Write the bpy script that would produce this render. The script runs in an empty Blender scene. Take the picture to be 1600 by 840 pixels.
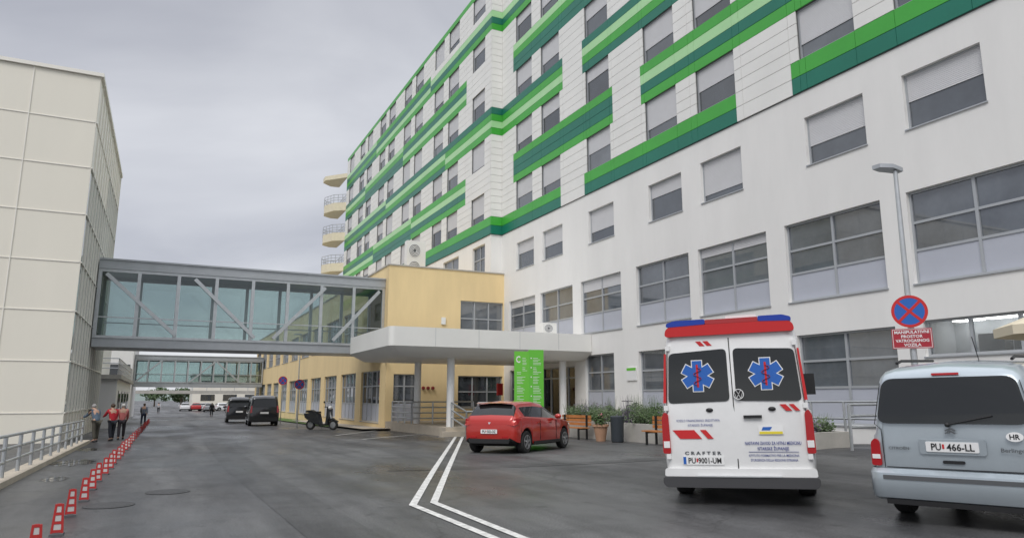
import bpy,bmesh,math,random
from mathutils import Vector,Matrix
R=math.radians; C=bpy.context.scene.collection; random.seed(7); SC=bpy.context.scene
sin,cos,pi=math.sin,math.cos,math.pi
# ------------------------------------------------------------------ camera
AZ=R(26); PI_=R(10.3); H=1.5
cam=bpy.data.cameras.new('camera'); cam.sensor_width=36; cam.lens=1100/1600*36; cam.clip_end=3000; cam.clip_start=.05
co=bpy.data.objects.new('camera',cam); C.objects.link(co); co.location=(0,0,H); co.rotation_euler=(R(90)+PI_,0,-AZ); SC.camera=co
FV=Vector((sin(AZ)*cos(PI_),cos(AZ)*cos(PI_),sin(PI_))); RV=Vector((cos(AZ),-sin(AZ),0)); UV=Vector((-sin(AZ)*sin(PI_),-cos(AZ)*sin(PI_),cos(PI_)))
def ray(px,py): return FV+RV*((px-800)/1100)+UV*((420-py)/1100)
def proj(p):
    q=Vector(p)-Vector((0,0,H)); d=q.dot(FV)
    return (800+1100*q.dot(RV)/d,420-1100*q.dot(UV)/d) if d>.1 else (-9999,-9999)
def sm(t):
    t=max(0,min(1,t)); return t*t*(3-2*t)
def gz(x,y):
    z=0
    if y>14: z-=.01*(min(y,110)-14)
    return z+.04*max(0,min(x,15)-6.2)*(1-sm((y-9)/11))
def G(px,py):
    d=ray(px,py); z=0
    for _ in range(8):
        s=(z-H)/d.z; x,y=d.x*s,d.y*s; z=gz(x,y)
    return Vector((x,y,z))
# ------------------------------------------------------------------ materials
def mat(name,col,rough=.6,metal=0,var=.0,vs=3,bump=0,bs=40,coat=0,spec=.5,streak=False,slat=0,ior=1.5):
    m=bpy.data.materials.new(name); m.use_nodes=True; nt=m.node_tree; b=nt.nodes['Principled BSDF']
    b.inputs['Base Color'].default_value=(*col,1); b.inputs['Roughness'].default_value=rough; b.inputs['Metallic'].default_value=metal
    b.inputs['Coat Weight'].default_value=coat; b.inputs['Coat Roughness'].default_value=.04; b.inputs['Specular IOR Level'].default_value=spec; b.inputs['IOR'].default_value=ior
    if var or bump or slat:
        tc=nt.nodes.new('ShaderNodeTexCoord')
        if var:
            mp=nt.nodes.new('ShaderNodeMapping'); nt.links.new(tc.outputs['Object'],mp.inputs[0])
            if streak: mp.inputs['Scale'].default_value=(1,1,.25)
            n=nt.nodes.new('ShaderNodeTexNoise'); n.inputs['Scale'].default_value=vs; n.inputs['Detail'].default_value=6; n.inputs['Roughness'].default_value=.65
            nt.links.new(mp.outputs[0],n.inputs['Vector'])
            r=nt.nodes.new('ShaderNodeValToRGB'); r.color_ramp.elements[0].position=.3; r.color_ramp.elements[1].position=.7
            r.color_ramp.elements[0].color=(*[c*(1-var) for c in col],1); r.color_ramp.elements[1].color=(*[min(1,c*(1+var*.6)) for c in col],1)
            nt.links.new(n.outputs[0],r.inputs[0]); nt.links.new(r.outputs[0],b.inputs['Base Color'])
        if bump or slat:
            if slat:
                n2=nt.nodes.new('ShaderNodeTexWave'); n2.bands_direction='Z'; n2.inputs['Scale'].default_value=slat; nt.links.new(tc.outputs['Object'],n2.inputs['Vector'])
            else:
                n2=nt.nodes.new('ShaderNodeTexNoise'); n2.inputs['Scale'].default_value=bs; n2.inputs['Detail'].default_value=4; nt.links.new(tc.outputs['Object'],n2.inputs['Vector'])
            bp=nt.nodes.new('ShaderNodeBump'); bp.inputs['Strength'].default_value=bump; bp.inputs['Distance'].default_value=.02
            nt.links.new(n2.outputs[0],bp.inputs['Height']); nt.links.new(bp.outputs[0],b.inputs['Normal'])
    return m
M={}
M['stucco']=mat('white_stucco',(.80,.79,.765),.9,var=.055,vs=.7,bump=.12,bs=60,streak=True)
M['yellow']=mat('yellow_stucco',(.80,.62,.34),.9,var=.09,vs=.8,bump=.15,bs=50,streak=True)
M['pwhite']=mat('white_panel',(.80,.795,.76),.5,var=.05,vs=.5)
M['green']=mat('green_panel',(.06,.40,.05),.35,var=.10,vs=.4)
M['teal']=mat('teal_panel',(.010,.175,.115),.35,var=.10,vs=.4)
M['mint']=mat('mint_panel',(.42,.72,.37),.35,var=.06,vs=.4)
M['joint']=mat('dark_joint',(.13,.13,.13),.8)
M['frame']=mat('grey_window_frame',(.42,.44,.46),.45,metal=.25)
M['blind']=mat('roller_blind',(.60,.60,.61),.6,var=.03,vs=2,bump=.4,slat=6)
M['gpanel']=mat('grey_infill_panel',(.46,.48,.54),.4,var=.04,vs=1)
for i,c in enumerate([(.045,.053,.062),(.08,.092,.106),(.14,.155,.17),(.115,.13,.148)]): M['glass%d'%i]=mat('window_glass_%s'%['dark','mid','pale','bluish'][i],c,.02,ior=2.1,var=[.28,.28,.28,.5][i],vs=[.6,.6,.6,.45][i])  # bluish glass: broad noise paints reflection-like tones into the pane colour
M['glass']=M['glass0']
M['cream']=mat('cream_panel',(.81,.77,.67),.32,var=.04,vs=.3,streak=True)
M['creamrib']=mat('cream_rib',(.84,.81,.74),.4)
M['pglass']=mat('pale_glass',(.42,.45,.43),.04,ior=1.9,var=.2,vs=.4)
M['steel']=mat('grey_steel',(.44,.46,.48),.42,metal=.4,var=.08,vs=2)
M['galv']=mat('galvanised_steel',(.55,.57,.58),.38,metal=.7,var=.1,vs=5)
M['chrome']=mat('dark_chrome',(.22,.23,.24),.3,metal=.8)
M['conc']=mat('concrete',(.46,.44,.40),.85,var=.18,vs=1.5,bump=.3,bs=30)
M['beige']=mat('beige_paving',(.48,.42,.34),.85,var=.15,vs=2,bump=.3,bs=30)
M['balc']=mat('cream_balcony',(.70,.64,.48),.8,var=.08)
M['black']=mat('black_plastic',(.015,.015,.016),.5)
M['rubber']=mat('tyre_rubber',(.02,.02,.02),.8,bump=.3,bs=80)
M['under']=mat('dark_underbody',(.008,.008,.008),.9)
M['alloy']=mat('alloy_rim',(.38,.39,.40),.35,metal=.7)
M['cglass']=mat('car_glass',(.014,.016,.017),.02,ior=1.6)
M['awhite']=mat('ambulance_white_paint',(.80,.80,.79),.3,coat=.7,var=.06,vs=2)
M['sblue']=mat('silver_blue_paint',(.43,.485,.52),.3,metal=.45,coat=.8,var=.05,vs=3)
M['cred']=mat('red_car_paint',(.46,.018,.010),.28,metal=.2,coat=1)
M['cblack']=mat('black_car_paint',(.014,.016,.02),.3,coat=1)
M['sred']=mat('signal_red',(.55,.018,.02),.45)
M['orange']=mat('fluorescent_red',(.48,.03,.028),.5,var=.15,vs=4)
M['lred']=mat('red_lamp_lens',(.40,.008,.012),.15,coat=.6)
M['bluel']=mat('blue_beacon_lens',(.015,.05,.36),.25)
M['sblu']=mat('sign_blue',(.02,.12,.45),.4)
M['white']=mat('white_plastic',(.80,.80,.79),.45)
M['band']=mat('grey_white_band',(.55,.53,.51),.5)
M['paintw']=mat('road_paint',(.66,.65,.62),.8,var=.4,vs=9)
M['crimson']=mat('dark_red_sign',(.38,.02,.035),.45)
M['navy']=mat('navy_lettering',(.03,.05,.24),.5)
M['yellowp']=mat('yellow_sticker',(.75,.62,.05),.5)
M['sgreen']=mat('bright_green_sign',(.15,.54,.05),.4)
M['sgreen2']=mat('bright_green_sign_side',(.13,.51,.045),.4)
M['wood']=mat('orange_wood',(.48,.19,.06),.55,var=.25,vs=6)
M['terra']=mat('terracotta',(.46,.27,.17),.8,var=.12)
M['trunk']=mat('bark',(.09,.07,.05),.9,var=.2)
M['iron']=mat('iron',(.055,.055,.056),.6,metal=.2,var=.3,vs=12,bump=.6,bs=30)
M['soil']=mat('soil',(.05,.035,.025),.95)
M['dbump']=mat('dark_bumper',(.055,.055,.058),.55)
M['gstrip']=mat('grey_strip',(.10,.105,.11),.6)
for i,c in enumerate([(.045,.085,.025),(.07,.12,.035),(.12,.16,.085),(.16,.13,.19)]): M['leaf%d'%i]=mat('leaf_%s'%['dark','mid','sage','lavender'][i],c,.7)
M['grass']=mat('grass',(.10,.17,.04),.9,var=.3,vs=5,bump=.6,bs=60)
M['canvas']=mat('cream_canvas',(.74,.66,.50),.9)
M['hill']=mat('far_hill',(.20,.24,.22),.95,var=.25,vs=.03)
def asphalt(name='asphalt',k=1.0):
    m=bpy.data.materials.new(name); m.use_nodes=True; nt=m.node_tree; b=nt.nodes['Principled BSDF']; N=nt.nodes.new; L=nt.links.new
    tc=N('ShaderNodeTexCoord')
    def noise(s,d,sc=None,rot=0):
        n=N('ShaderNodeTexNoise'); n.inputs['Scale'].default_value=s; n.inputs['Detail'].default_value=d; n.inputs['Roughness'].default_value=.6
        if sc:
            mp=N('ShaderNodeMapping'); mp.inputs['Scale'].default_value=sc; mp.inputs['Rotation'].default_value=(0,0,rot); L(tc.outputs['Object'],mp.inputs[0]); L(mp.outputs[0],n.inputs[0])
        else: L(tc.outputs['Object'],n.inputs[0])
        return n
    def ramp(src,p0,c0,p1,c1):
        r=N('ShaderNodeValToRGB'); e=r.color_ramp.elements; e[0].position=p0; e[0].color=(*c0,1); e[1].position=p1; e[1].color=(*c1,1); L(src,r.inputs[0]); return r.outputs[0]
    def mul(a,b_):
        x=N('ShaderNodeMix'); x.data_type='RGBA'; x.blend_type='MULTIPLY'; x.inputs[0].default_value=1; L(a,x.inputs[6]); L(b_,x.inputs[7]); return x.outputs[2]
    a=noise(.25,6,(1,.45,1)); f=noise(45,4); st=noise(1.0,6,(1,.10,1)); sp=noise(2.6,3); gr=noise(160,2); arc=noise(.55,5,(1,.25,1),R(-50)); bl=noise(.9,7)
    c=ramp(a.outputs[0],.32,(.062*k,.063*k,.066*k),.68,(.130*k,.129*k,.126*k))
    c=mul(c,ramp(f.outputs[0],.35,(.55,.55,.55),.66,(1.35,1.35,1.35)))
    c=mul(c,ramp(gr.outputs[0],.36,(.60,.60,.60),.64,(1.32,1.32,1.32)))
    c=mul(c,ramp(st.outputs[0],.40,(.60,.60,.61),.58,(1.1,1.1,1.1)))
    c=mul(c,ramp(arc.outputs[0],.38,(.68,.68,.69),.53,(1.05,1.05,1.05)))
    c=mul(c,ramp(bl.outputs[0],.40,(.80,.80,.80),.50,(1.04,1.04,1.04)))
    c=mul(c,ramp(sp.outputs[0],.28,(.52,.52,.52),.35,(1,1,1)))
    v=N('ShaderNodeTexVoronoi'); v.feature='DISTANCE_TO_EDGE'; v.inputs['Scale'].default_value=.22; wn=noise(1.2,4)
    ad=N('ShaderNodeVectorMath'); ad.operation='MULTIPLY_ADD'; L(wn.outputs[1],ad.inputs[0]); ad.inputs[1].default_value=(1.2,1.2,0); L(tc.outputs['Object'],ad.inputs[2]); L(ad.outputs[0],v.inputs[0])
    c=mul(c,ramp(v.outputs[0],0,(.5,.5,.5),.006,(1,1,1)))
    L(c,b.inputs['Base Color'])
    rr=N('ShaderNodeMapRange'); rr.inputs[1].default_value=.37; rr.inputs[2].default_value=.62; rr.inputs[3].default_value=.26; rr.inputs[4].default_value=.68; L(a.outputs[0],rr.inputs[0]); L(rr.outputs[0],b.inputs['Roughness'])
    bp=N('ShaderNodeBump'); bp.inputs['Strength'].default_value=.4; bp.inputs['Distance'].default_value=.01; L(f.outputs[0],bp.inputs['Height']); L(bp.outputs[0],b.inputs['Normal'])
    return m
M['asphalt']=asphalt(); M['asphalt2']=asphalt('asphalt_repair',.72); M['puddle']=mat('puddle_water',(.07,.07,.07),.06,ior=1.45)
def clear_glass(name,tint,ior):
    m=bpy.data.materials.new(name); m.use_nodes=True; nt=m.node_tree; N=nt.nodes.new; L=nt.links.new
    nt.nodes.remove(nt.nodes['Principled BSDF']); o=nt.nodes['Material Output']
    t=N('ShaderNodeBsdfTransparent'); t.inputs[0].default_value=(*tint,1); g=N('ShaderNodeBsdfGlossy'); g.inputs['Roughness'].default_value=.02
    fr=N('ShaderNodeFresnel'); fr.inputs[0].default_value=ior; mx=N('ShaderNodeMixShader'); L(fr.outputs[0],mx.inputs[0]); L(t.outputs[0],mx.inputs[1]); L(g.outputs[0],mx.inputs[2]); L(mx.outputs[0],o.inputs[0])
    return m
M['bglass']=clear_glass('bridge_glass',(.76,.825,.82),1.75); M['wglass']=clear_glass('clear_window_glass',(.86,.90,.95),1.8)
M['room']=mat('room_wall',(.50,.52,.55),.9,var=.2,vs=.7); M['roomd']=mat('room_dark',(.22,.23,.245),.9,var=.4,vs=.8)
def emis(name,c,s):
    m=bpy.data.materials.new(name); m.use_nodes=True; b=m.node_tree.nodes['Principled BSDF']; b.inputs['Emission Color'].default_value=(*c,1); b.inputs['Emission Strength'].default_value=s; return m
M['lamp']=emis('lit_ceiling_lamp',(1,.93,.8),6.0)
# ------------------------------------------------------------------ mesh helper
class MB:
    def __init__(s): s.v=[];s.f=[];s.m=[]
    def add(s,vs,fs,mi=0):
        n=len(s.v); s.v+=[tuple(v) for v in vs]; s.f+=[tuple(i+n for i in f) for f in fs]; s.m+=[mi]*len(fs); return s
    def box(s,a,b,mi=0,rot=None):
        x0,y0,z0=a; x1,y1,z1=b
        vs=[Vector(p) for p in ((x0,y0,z0),(x1,y0,z0),(x1,y1,z0),(x0,y1,z0),(x0,y0,z1),(x1,y0,z1),(x1,y1,z1),(x0,y1,z1))]
        if rot is not None:
            c=(Vector(a)+Vector(b))/2; vs=[c+rot@(v-c) for v in vs]
        return s.add(vs,[(0,3,2,1),(4,5,6,7),(0,1,5,4),(1,2,6,5),(2,3,7,6),(3,0,4,7)],mi)
    def tube(s,p,q,r,n=8,r2=None,mi=0):
        p,q=Vector(p),Vector(q); d=(q-p).normalized(); a=d.orthogonal().normalized(); b=d.cross(a); r2=r if r2 is None else r2
        vs=[p+(a*cos(2*pi*i/n)+b*sin(2*pi*i/n))*r for i in range(n)]+[q+(a*cos(2*pi*i/n)+b*sin(2*pi*i/n))*r2 for i in range(n)]
        fs=[(i,(i+1)%n,n+(i+1)%n,n+i) for i in range(n)]+[tuple(range(n))[::-1],tuple(range(n,2*n))]
        return s.add(vs,fs,mi)
    def path(s,pts,r,n=8,mi=0):
        for a,b in zip(pts,pts[1:]): s.tube(a,b,r,n,mi=mi)
        return s
    def beam(s,p,q,w,h,mi=0):
        p,q=Vector(p),Vector(q); d=(q-p).normalized(); up=Vector((0,0,1))
        if abs(d.z)>.98: up=Vector((0,1,0))
        a=d.cross(up).normalized()*w/2; b=a.cross(d).normalized()*h/2
        vs=[p-a-b,p+a-b,p+a+b,p-a+b,q-a-b,q+a-b,q+a+b,q-a+b]
        return s.add(vs,[(0,3,2,1),(4,5,6,7),(0,1,5,4),(1,2,6,5),(2,3,7,6),(3,0,4,7)],mi)
    def prism(s,pts,vec,mi=0):
        n=len(pts); v=Vector(vec); vs=[Vector(p) for p in pts]; vs=vs+[p+v for p in vs]
        return s.add(vs,[tuple(range(n)),tuple(range(n,2*n))[::-1]]+[(i,(i+1)%n,n+(i+1)%n,n+i) for i in range(n)],mi)
    def lathe(s,c,prof,n=24,ax='z',mi=0,caps=True):
        c=Vector(c); vs=[];fs=[]
        for r,h in prof:
            for i in range(n):
                a=2*pi*i/n
                p=(r*cos(a),r*sin(a),h) if ax=='z' else ((r*cos(a),h,r*sin(a)) if ax=='y' else (h,r*cos(a),r*sin(a)))
                vs.append(c+Vector(p))
        k=len(prof)
        for j in range(k-1):
            for i in range(n): fs.append((j*n+i,j*n+(i+1)%n,(j+1)*n+(i+1)%n,(j+1)*n+i))
        if caps and prof[0][0]>1e-4: fs.append(tuple(range(n))[::-1])
        if caps and prof[-1][0]>1e-4: fs.append(tuple(range((k-1)*n,k*n)))
        return s.add(vs,fs,mi)
    def ball(s,c,r,nu=12,nv=8,mi=0):
        if not hasattr(r,'__len__'): r=(r,r,r)
        c=Vector(c); vs=[];fs=[]
        for j in range(nv+1):
            t=pi*(j+.02)/(nv+.04)
            for i in range(nu): vs.append(c+Vector((r[0]*sin(t)*cos(2*pi*i/nu),r[1]*sin(t)*sin(2*pi*i/nu),r[2]*cos(t))))
        for j in range(nv):
            for i in range(nu): fs.append((j*nu+i,j*nu+(i+1)%nu,(j+1)*nu+(i+1)%nu,(j+1)*nu+i))
        return s.add(vs,fs,mi)
    def leaves(s,c,r,n,size,mis=(0,),shell=.5):
        for _ in range(n):
            d=Vector((random.gauss(0,1),random.gauss(0,1),random.gauss(0,1))).normalized()*(random.random()**shell)
            p=Vector(c)+Vector((d.x*r[0],d.y*r[1],d.z*r[2]))
            a=Vector((random.gauss(0,1),random.gauss(0,1),random.gauss(0,1))).normalized(); b=a.orthogonal().normalized(); z=size*random.uniform(.6,1.4)
            s.add([p-a*z,p+b*z*.45,p+a*z,p-b*z*.45],[(0,1,2,3)],random.choice(mis))
        return s
    def build(s,name,mats,parent=None,world=True,smooth=35,norm=True):
        me=bpy.data.meshes.new(name); off=Vector(parent.location) if (parent and world) else Vector((0,0,0))
        me.from_pydata([Vector(v)-off for v in s.v],[],s.f)
        if not isinstance(mats,(list,tuple)): mats=[mats]
        for m in mats: me.materials.append(M[m] if isinstance(m,str) else m)
        me.polygons.foreach_set('material_index',s.m)
        if norm:
            bm=bmesh.new(); bm.from_mesh(me); bmesh.ops.recalc_face_normals(bm,faces=bm.faces); bm.to_mesh(me); bm.free()
        if smooth:
            me.polygons.foreach_set('use_smooth',[True]*len(me.polygons)); me.set_sharp_from_angle(angle=R(smooth))
        o=bpy.data.objects.new(name,me); C.objects.link(o)
        if parent: o.parent=parent
        return o
def tag(o,label,cat,group=None):
    o['label']=label; o['category']=cat
    if group: o['group']=group
    return o
def root(name,label,cat,loc=(0,0,0),group=None,rz=0):
    o=bpy.data.objects.new(name,None); C.objects.link(o); o.location=loc; o.rotation_euler=(0,0,rz); o.empty_display_size=.2
    return tag(o,label,cat,group)
def struct(o): o['kind']='structure'; return o
def text_mesh(s,size,bold=0,align='CENTER'):
    cu=bpy.data.curves.new('t','FONT'); cu.body=s; cu.size=size; cu.align_x=align; cu.align_y='CENTER'; cu.offset=bold; cu.resolution_u=2
    o=bpy.data.objects.new('t',cu); C.objects.link(o); dg=bpy.context.evaluated_depsgraph_get(); dg.update()
    me=bpy.data.meshes.new_from_object(o.evaluated_get(dg)); bpy.data.objects.remove(o)
    return me
def fit_text(s,size,width,bold=0):
    me=text_mesh(s,size,bold); xs=[v.co.x for v in me.vertices]; w=max(xs)-min(xs); k=width/w; c=(max(xs)+min(xs))/2
    ys=[v.co.y for v in me.vertices]; cy=(max(ys)+min(ys))/2
    for v in me.vertices: v.co.x=(v.co.x-c)*k; v.co.y-=cy
    return me
def put_text(me,m,parent,mtx,name='lettering'):
    me.materials.clear(); me.materials.append(M[m]); o=bpy.data.objects.new(name,me); C.objects.link(o)
    if parent: o.parent=parent
    o.matrix_local=mtx; return o
def rrect(y0,y1,z0,z1,r,n=4):
    if y0>y1:y0,y1=y1,y0
    out=[]
    for cy,cz,a0 in ((y1-r,z1-r,0),(y0+r,z1-r,90),(y0+r,z0+r,180),(y1-r,z0+r,270)):
        for i in range(n+1):
            a=R(a0+90*i/n); out.append((cy+r*cos(a),cz+r*sin(a)))
    return out
def roundpoly(pts,r,n=4):
    out=[]; P=[Vector(p) for p in pts]; m=len(P)
    for i in range(m):
        a,b,c=P[i-1],P[i],P[(i+1)%m]; u=(a-b); v=(c-b); d=min(r,u.length*.45,v.length*.45); p0=b+u.normalized()*d; p1=b+v.normalized()*d
        for k in range(n+1):
            t=k/n; q=p0*(1-t)**2+b*2*t*(1-t)+p1*t*t; out.append((q.x,q.y))
    return out
# ------------------------------------------------------------------ world / light
w=bpy.data.worlds.new('World'); SC.world=w; w.use_nodes=True; nt=w.node_tree; N=nt.nodes.new; L=nt.links.new
SE,SR=R(48),R(225)
sky=N('ShaderNodeTexSky'); sky.sky_type='NISHITA'; sky.sun_disc=False; sky.sun_elevation=SE; sky.sun_rotation=SR
bg=nt.nodes['Background']; bg.inputs[1].default_value=.08; L(sky.outputs[0],bg.inputs[0])
tc=N('ShaderNodeTexCoord'); sp=N('ShaderNodeSeparateXYZ'); L(tc.outputs['Generated'],sp.inputs[0])
def mth(op,a,b=None):
    n=N('ShaderNodeMath'); n.operation=op
    for i,x in enumerate((a,b)):
        if x is None: continue
        if isinstance(x,(int,float)): n.inputs[i].default_value=x
        else: L(x,n.inputs[i])
    return n.outputs[0]
za=mth('ADD',mth('MAXIMUM',sp.outputs[2],0),.22)
cb=N('ShaderNodeCombineXYZ'); L(mth('DIVIDE',sp.outputs[0],za),cb.inputs[0]); L(mth('DIVIDE',sp.outputs[1],za),cb.inputs[1])
nz=N('ShaderNodeTexNoise'); nz.inputs['Scale'].default_value=1.05; nz.inputs['Detail'].default_value=6; nz.inputs['Roughness'].default_value=.48; nz.inputs['Distortion'].default_value=.4
mp=N('ShaderNodeMapping'); mp.inputs['Location'].default_value=(3.1,.4,0); L(cb.outputs[0],mp.inputs[0]); L(mp.outputs[0],nz.inputs[0])
cr=N('ShaderNodeValToRGB'); e=cr.color_ramp.elements; e[0].position=.33; e[0].color=(.405,.42,.485,1); e[1].position=.69; e[1].color=(.77,.785,.83,1); L(nz.outputs[0],cr.inputs[0])
zr=N('ShaderNodeValToRGB'); e=zr.color_ramp.elements; e[0].position=0; e[0].color=(1.2,1.2,1.17,1); e[1].position=1; e[1].color=(2.7,2.7,2.65,1)
a=zr.color_ramp.elements.new(.2); a.color=(1.08,1.08,1.08,1); a=zr.color_ramp.elements.new(.52); a.color=(.97,.97,.97,1); a=zr.color_ramp.elements.new(.7); a.color=(2.15,2.15,2.13,1)
L(mth('MAXIMUM',sp.outputs[2],0),zr.inputs[0])
mx=N('ShaderNodeMix'); mx.data_type='RGBA'; mx.blend_type='MULTIPLY'; mx.inputs[0].default_value=1; L(cr.outputs[0],mx.inputs[6]); L(zr.outputs[0],mx.inputs[7])
b2=N('ShaderNodeBackground'); L(mx.outputs[2],b2.inputs[0]); b2.inputs[1].default_value=1
ms=N('ShaderNodeMixShader'); ms.inputs[0].default_value=.9; L(bg.outputs[0],ms.inputs[1]); L(b2.outputs[0],ms.inputs[2]); L(ms.outputs[0],nt.nodes['World Output'].inputs[0])
sun=bpy.data.lights.new('sun','SUN'); sun.energy=1.5; sun.angle=R(26); sun.color=(1,.97,.93); so=bpy.data.objects.new('sun',sun); C.objects.link(so)
sd=Vector((sin(SR)*cos(SE),cos(SR)*cos(SE),sin(SE))); so.rotation_euler=sd.to_track_quat('Z','Y').to_euler()
SC.view_settings.view_transform='Standard'; SC.view_settings.look='None'; SC.view_settings.exposure=0
# ------------------------------------------------------------------ ground
def sheet(name,x0,x1,y0,y1,dz,m,step=1.5):
    nx=max(1,int((x1-x0)/step)); ny=max(1,int((y1-y0)/step)); mb=MB(); vs=[];fs=[]
    for j in range(ny+1):
        for i in range(nx+1):
            x=x0+(x1-x0)*i/nx; y=y0+(y1-y0)*j/ny; vs.append((x,y,gz(x,y)+dz))
    for j in range(ny):
        for i in range(nx):
            k=j*(nx+1)+i; fs.append((k,k+1,k+nx+2,k+nx+1))
    mb.add(vs,fs); return mb.build(name,m,smooth=60)
xs=[-900,-300,-100,-40]+[-20+i for i in range(0,61)]+[60,120,300,900]; ys=[-150,-60,-20]+[i*1. for i in range(-8,60)]+[62+4*i for i in range(14)]+[140,200,400,900,1500]
mb=MB(); mb.add([(x,y,gz(x,y)) for y in ys for x in xs],[(j*len(xs)+i,j*len(xs)+i+1,(j+1)*len(xs)+i+1,(j+1)*len(xs)+i) for j in range(len(ys)-1) for i in range(len(xs)-1)])
struct(mb.build('ground','asphalt',smooth=60))
def strip(mb,pts,wd,dz):
    P=[Vector((p.x,p.y)) for p in pts]; Ls=[];Rs=[]
    for i,p in enumerate(P):
        d1=(P[i]-P[i-1]).normalized() if i>0 else (P[1]-P[0]).normalized()
        d2=(P[i+1]-P[i]).normalized() if i<len(P)-1 else d1
        n=Vector((-(d1.y+d2.y),d1.x+d2.x)).normalized(); k=wd/2/max(.3,n.dot(Vector((-d1.y,d1.x))))
        Ls.append(p+n*k); Rs.append(p-n*k)
    for i in range(len(P)-1):
        q=12
        for t in range(q):
            def ip(a,b,f): v=a.lerp(b,f); return (v.x,v.y,gz(v.x,v.y)+dz)
            mb.add([ip(Ls[i],Ls[i+1],t/q),ip(Ls[i],Ls[i+1],(t+1)/q),ip(Rs[i],Rs[i+1],(t+1)/q),ip(Rs[i],Rs[i+1],t/q)],[(0,1,2,3)])
mb=MB()
strip(mb,[G(712,682),G(645,789),G(775,842),G(900,885)],.11,.010); strip(mb,[G(723,682),G(678,785),G(818,841),G(935,880)],.11,.010)
strip(mb,[G(566,686),G(672,677)],.12,.010); strip(mb,[G(524,680),G(600,671)],.12,.010); strip(mb,[G(600,671),G(672,677)],.12,.010)
struct(mb.build('road_markings','paintw',smooth=0,norm=False))
mb=MB(); strip(mb,[Vector((2.0,4,0)),Vector((1.7,16,0)),Vector((1.9,34,0)),Vector((1.7,60,0))],.75,.004); strip(mb,[Vector((4.4,15.0,0)),Vector((9.6,13.6,0)),Vector((14.5,13.2,0))],.6,.005)
struct(mb.build('road_repair_strip','asphalt2',smooth=0,norm=False))
random.seed(4)
mb=MB()
for c,rx_,ry_ in ((G(116,722),.45,1.0),(G(86,748),.2,.5),(G(138,702),.3,.9)):
    n=40; mb.add([(c.x+rx_*cos(2*pi*i/n)*(1+.35*sin(3*i*.9)+random.uniform(-.15,.15)),c.y+ry_*sin(2*pi*i/n)*(1+.3*sin(i*1.7)),0) for i in range(n)],[tuple(range(n))])
mb.v=[(x,y,gz(x,y)+.004) for x,y,z in mb.v]; struct(mb.build('water','puddle',smooth=0,norm=False))
struct(sheet('pavement',9.4,11.0,36.9,60,.11,'beige'))
gs=sheet('grass',9.0,10.75,44,96,.07,'grass',1); gs['kind']='stuff'; gs['label']='strip of green grass along the yellow building'; gs['category']='grass'
mb=MB()
for y in range(0,31):
    mb.add([(-2.62,y,-1),(-2.3,y,-1),(-2.3,y+1,-1),(-2.62,y+1,-1),(-2.62,y,gz(-2.4,y)+.11),(-2.3,y,gz(-2.4,y)+.11),(-2.3,y+1,gz(-2.4,y+1)+.11),(-2.62,y+1,gz(-2.4,y+1)+.11)],[(4,5,6,7),(1,2,6,5),(0,4,7,3)])
struct(mb.build('kerb','beige',smooth=0))
for px,py,r,l in ((170,789,.33,'round iron manhole cover nearest the row of red delineators'),(262,768,.33,'round iron manhole cover further out in the lane'),(205,677,.3,'small iron cover far along the left lane')):
    g=G(px,py); mb=MB(); mb.lathe((g.x,g.y,g.z+.005),[(r,0),(r,.003),(r*.86,.003),(r*.84,.0),(r*.82,.003),(0,.003)],28); tag(mb.build('manhole_cover','iron'),l,'manhole cover')
# ------------------------------------------------------------------ buildings
def mbox(mb,P,u0,u1,z0,z1,d0,d1,mi=0):
    a=P(u0,z0,d0); b=P(u1,z1,d1); return mb.box(tuple(map(min,a,b)),tuple(map(max,a,b)),mi)
def wall_holes(mb,P,u0,u1,z0,z1,holes,dep,mi=0):
    us=sorted(set([u0,u1]+[h[0] for h in holes]+[h[1] for h in holes])); zs=sorted(set([z0,z1]+[h[2] for h in holes]+[h[3] for h in holes]))
    us=[u for u in us if u0<=u<=u1]; zs=[z for z in zs if z0<=z<=z1]
    for a,b in zip(us,us[1:]):
        for c,d in zip(zs,zs[1:]):
            mu,mz=(a+b)/2,(c+d)/2
            if any(h[0]<mu<h[1] and h[2]<mz<h[3] for h in holes): continue
            mb.add([P(a,c,0),P(b,c,0),P(b,d,0),P(a,d,0)],[(0,1,2,3)],mi)
    for a,b,c,d in holes:
        for p,q in (((a,c),(b,c)),((b,c),(b,d)),((b,d),(a,d)),((a,d),(a,c))):
            mb.add([P(p[0],p[1],0),P(q[0],q[1],0),P(q[0],q[1],dep),P(p[0],p[1],dep)],[(0,1,2,3)],mi)
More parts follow.
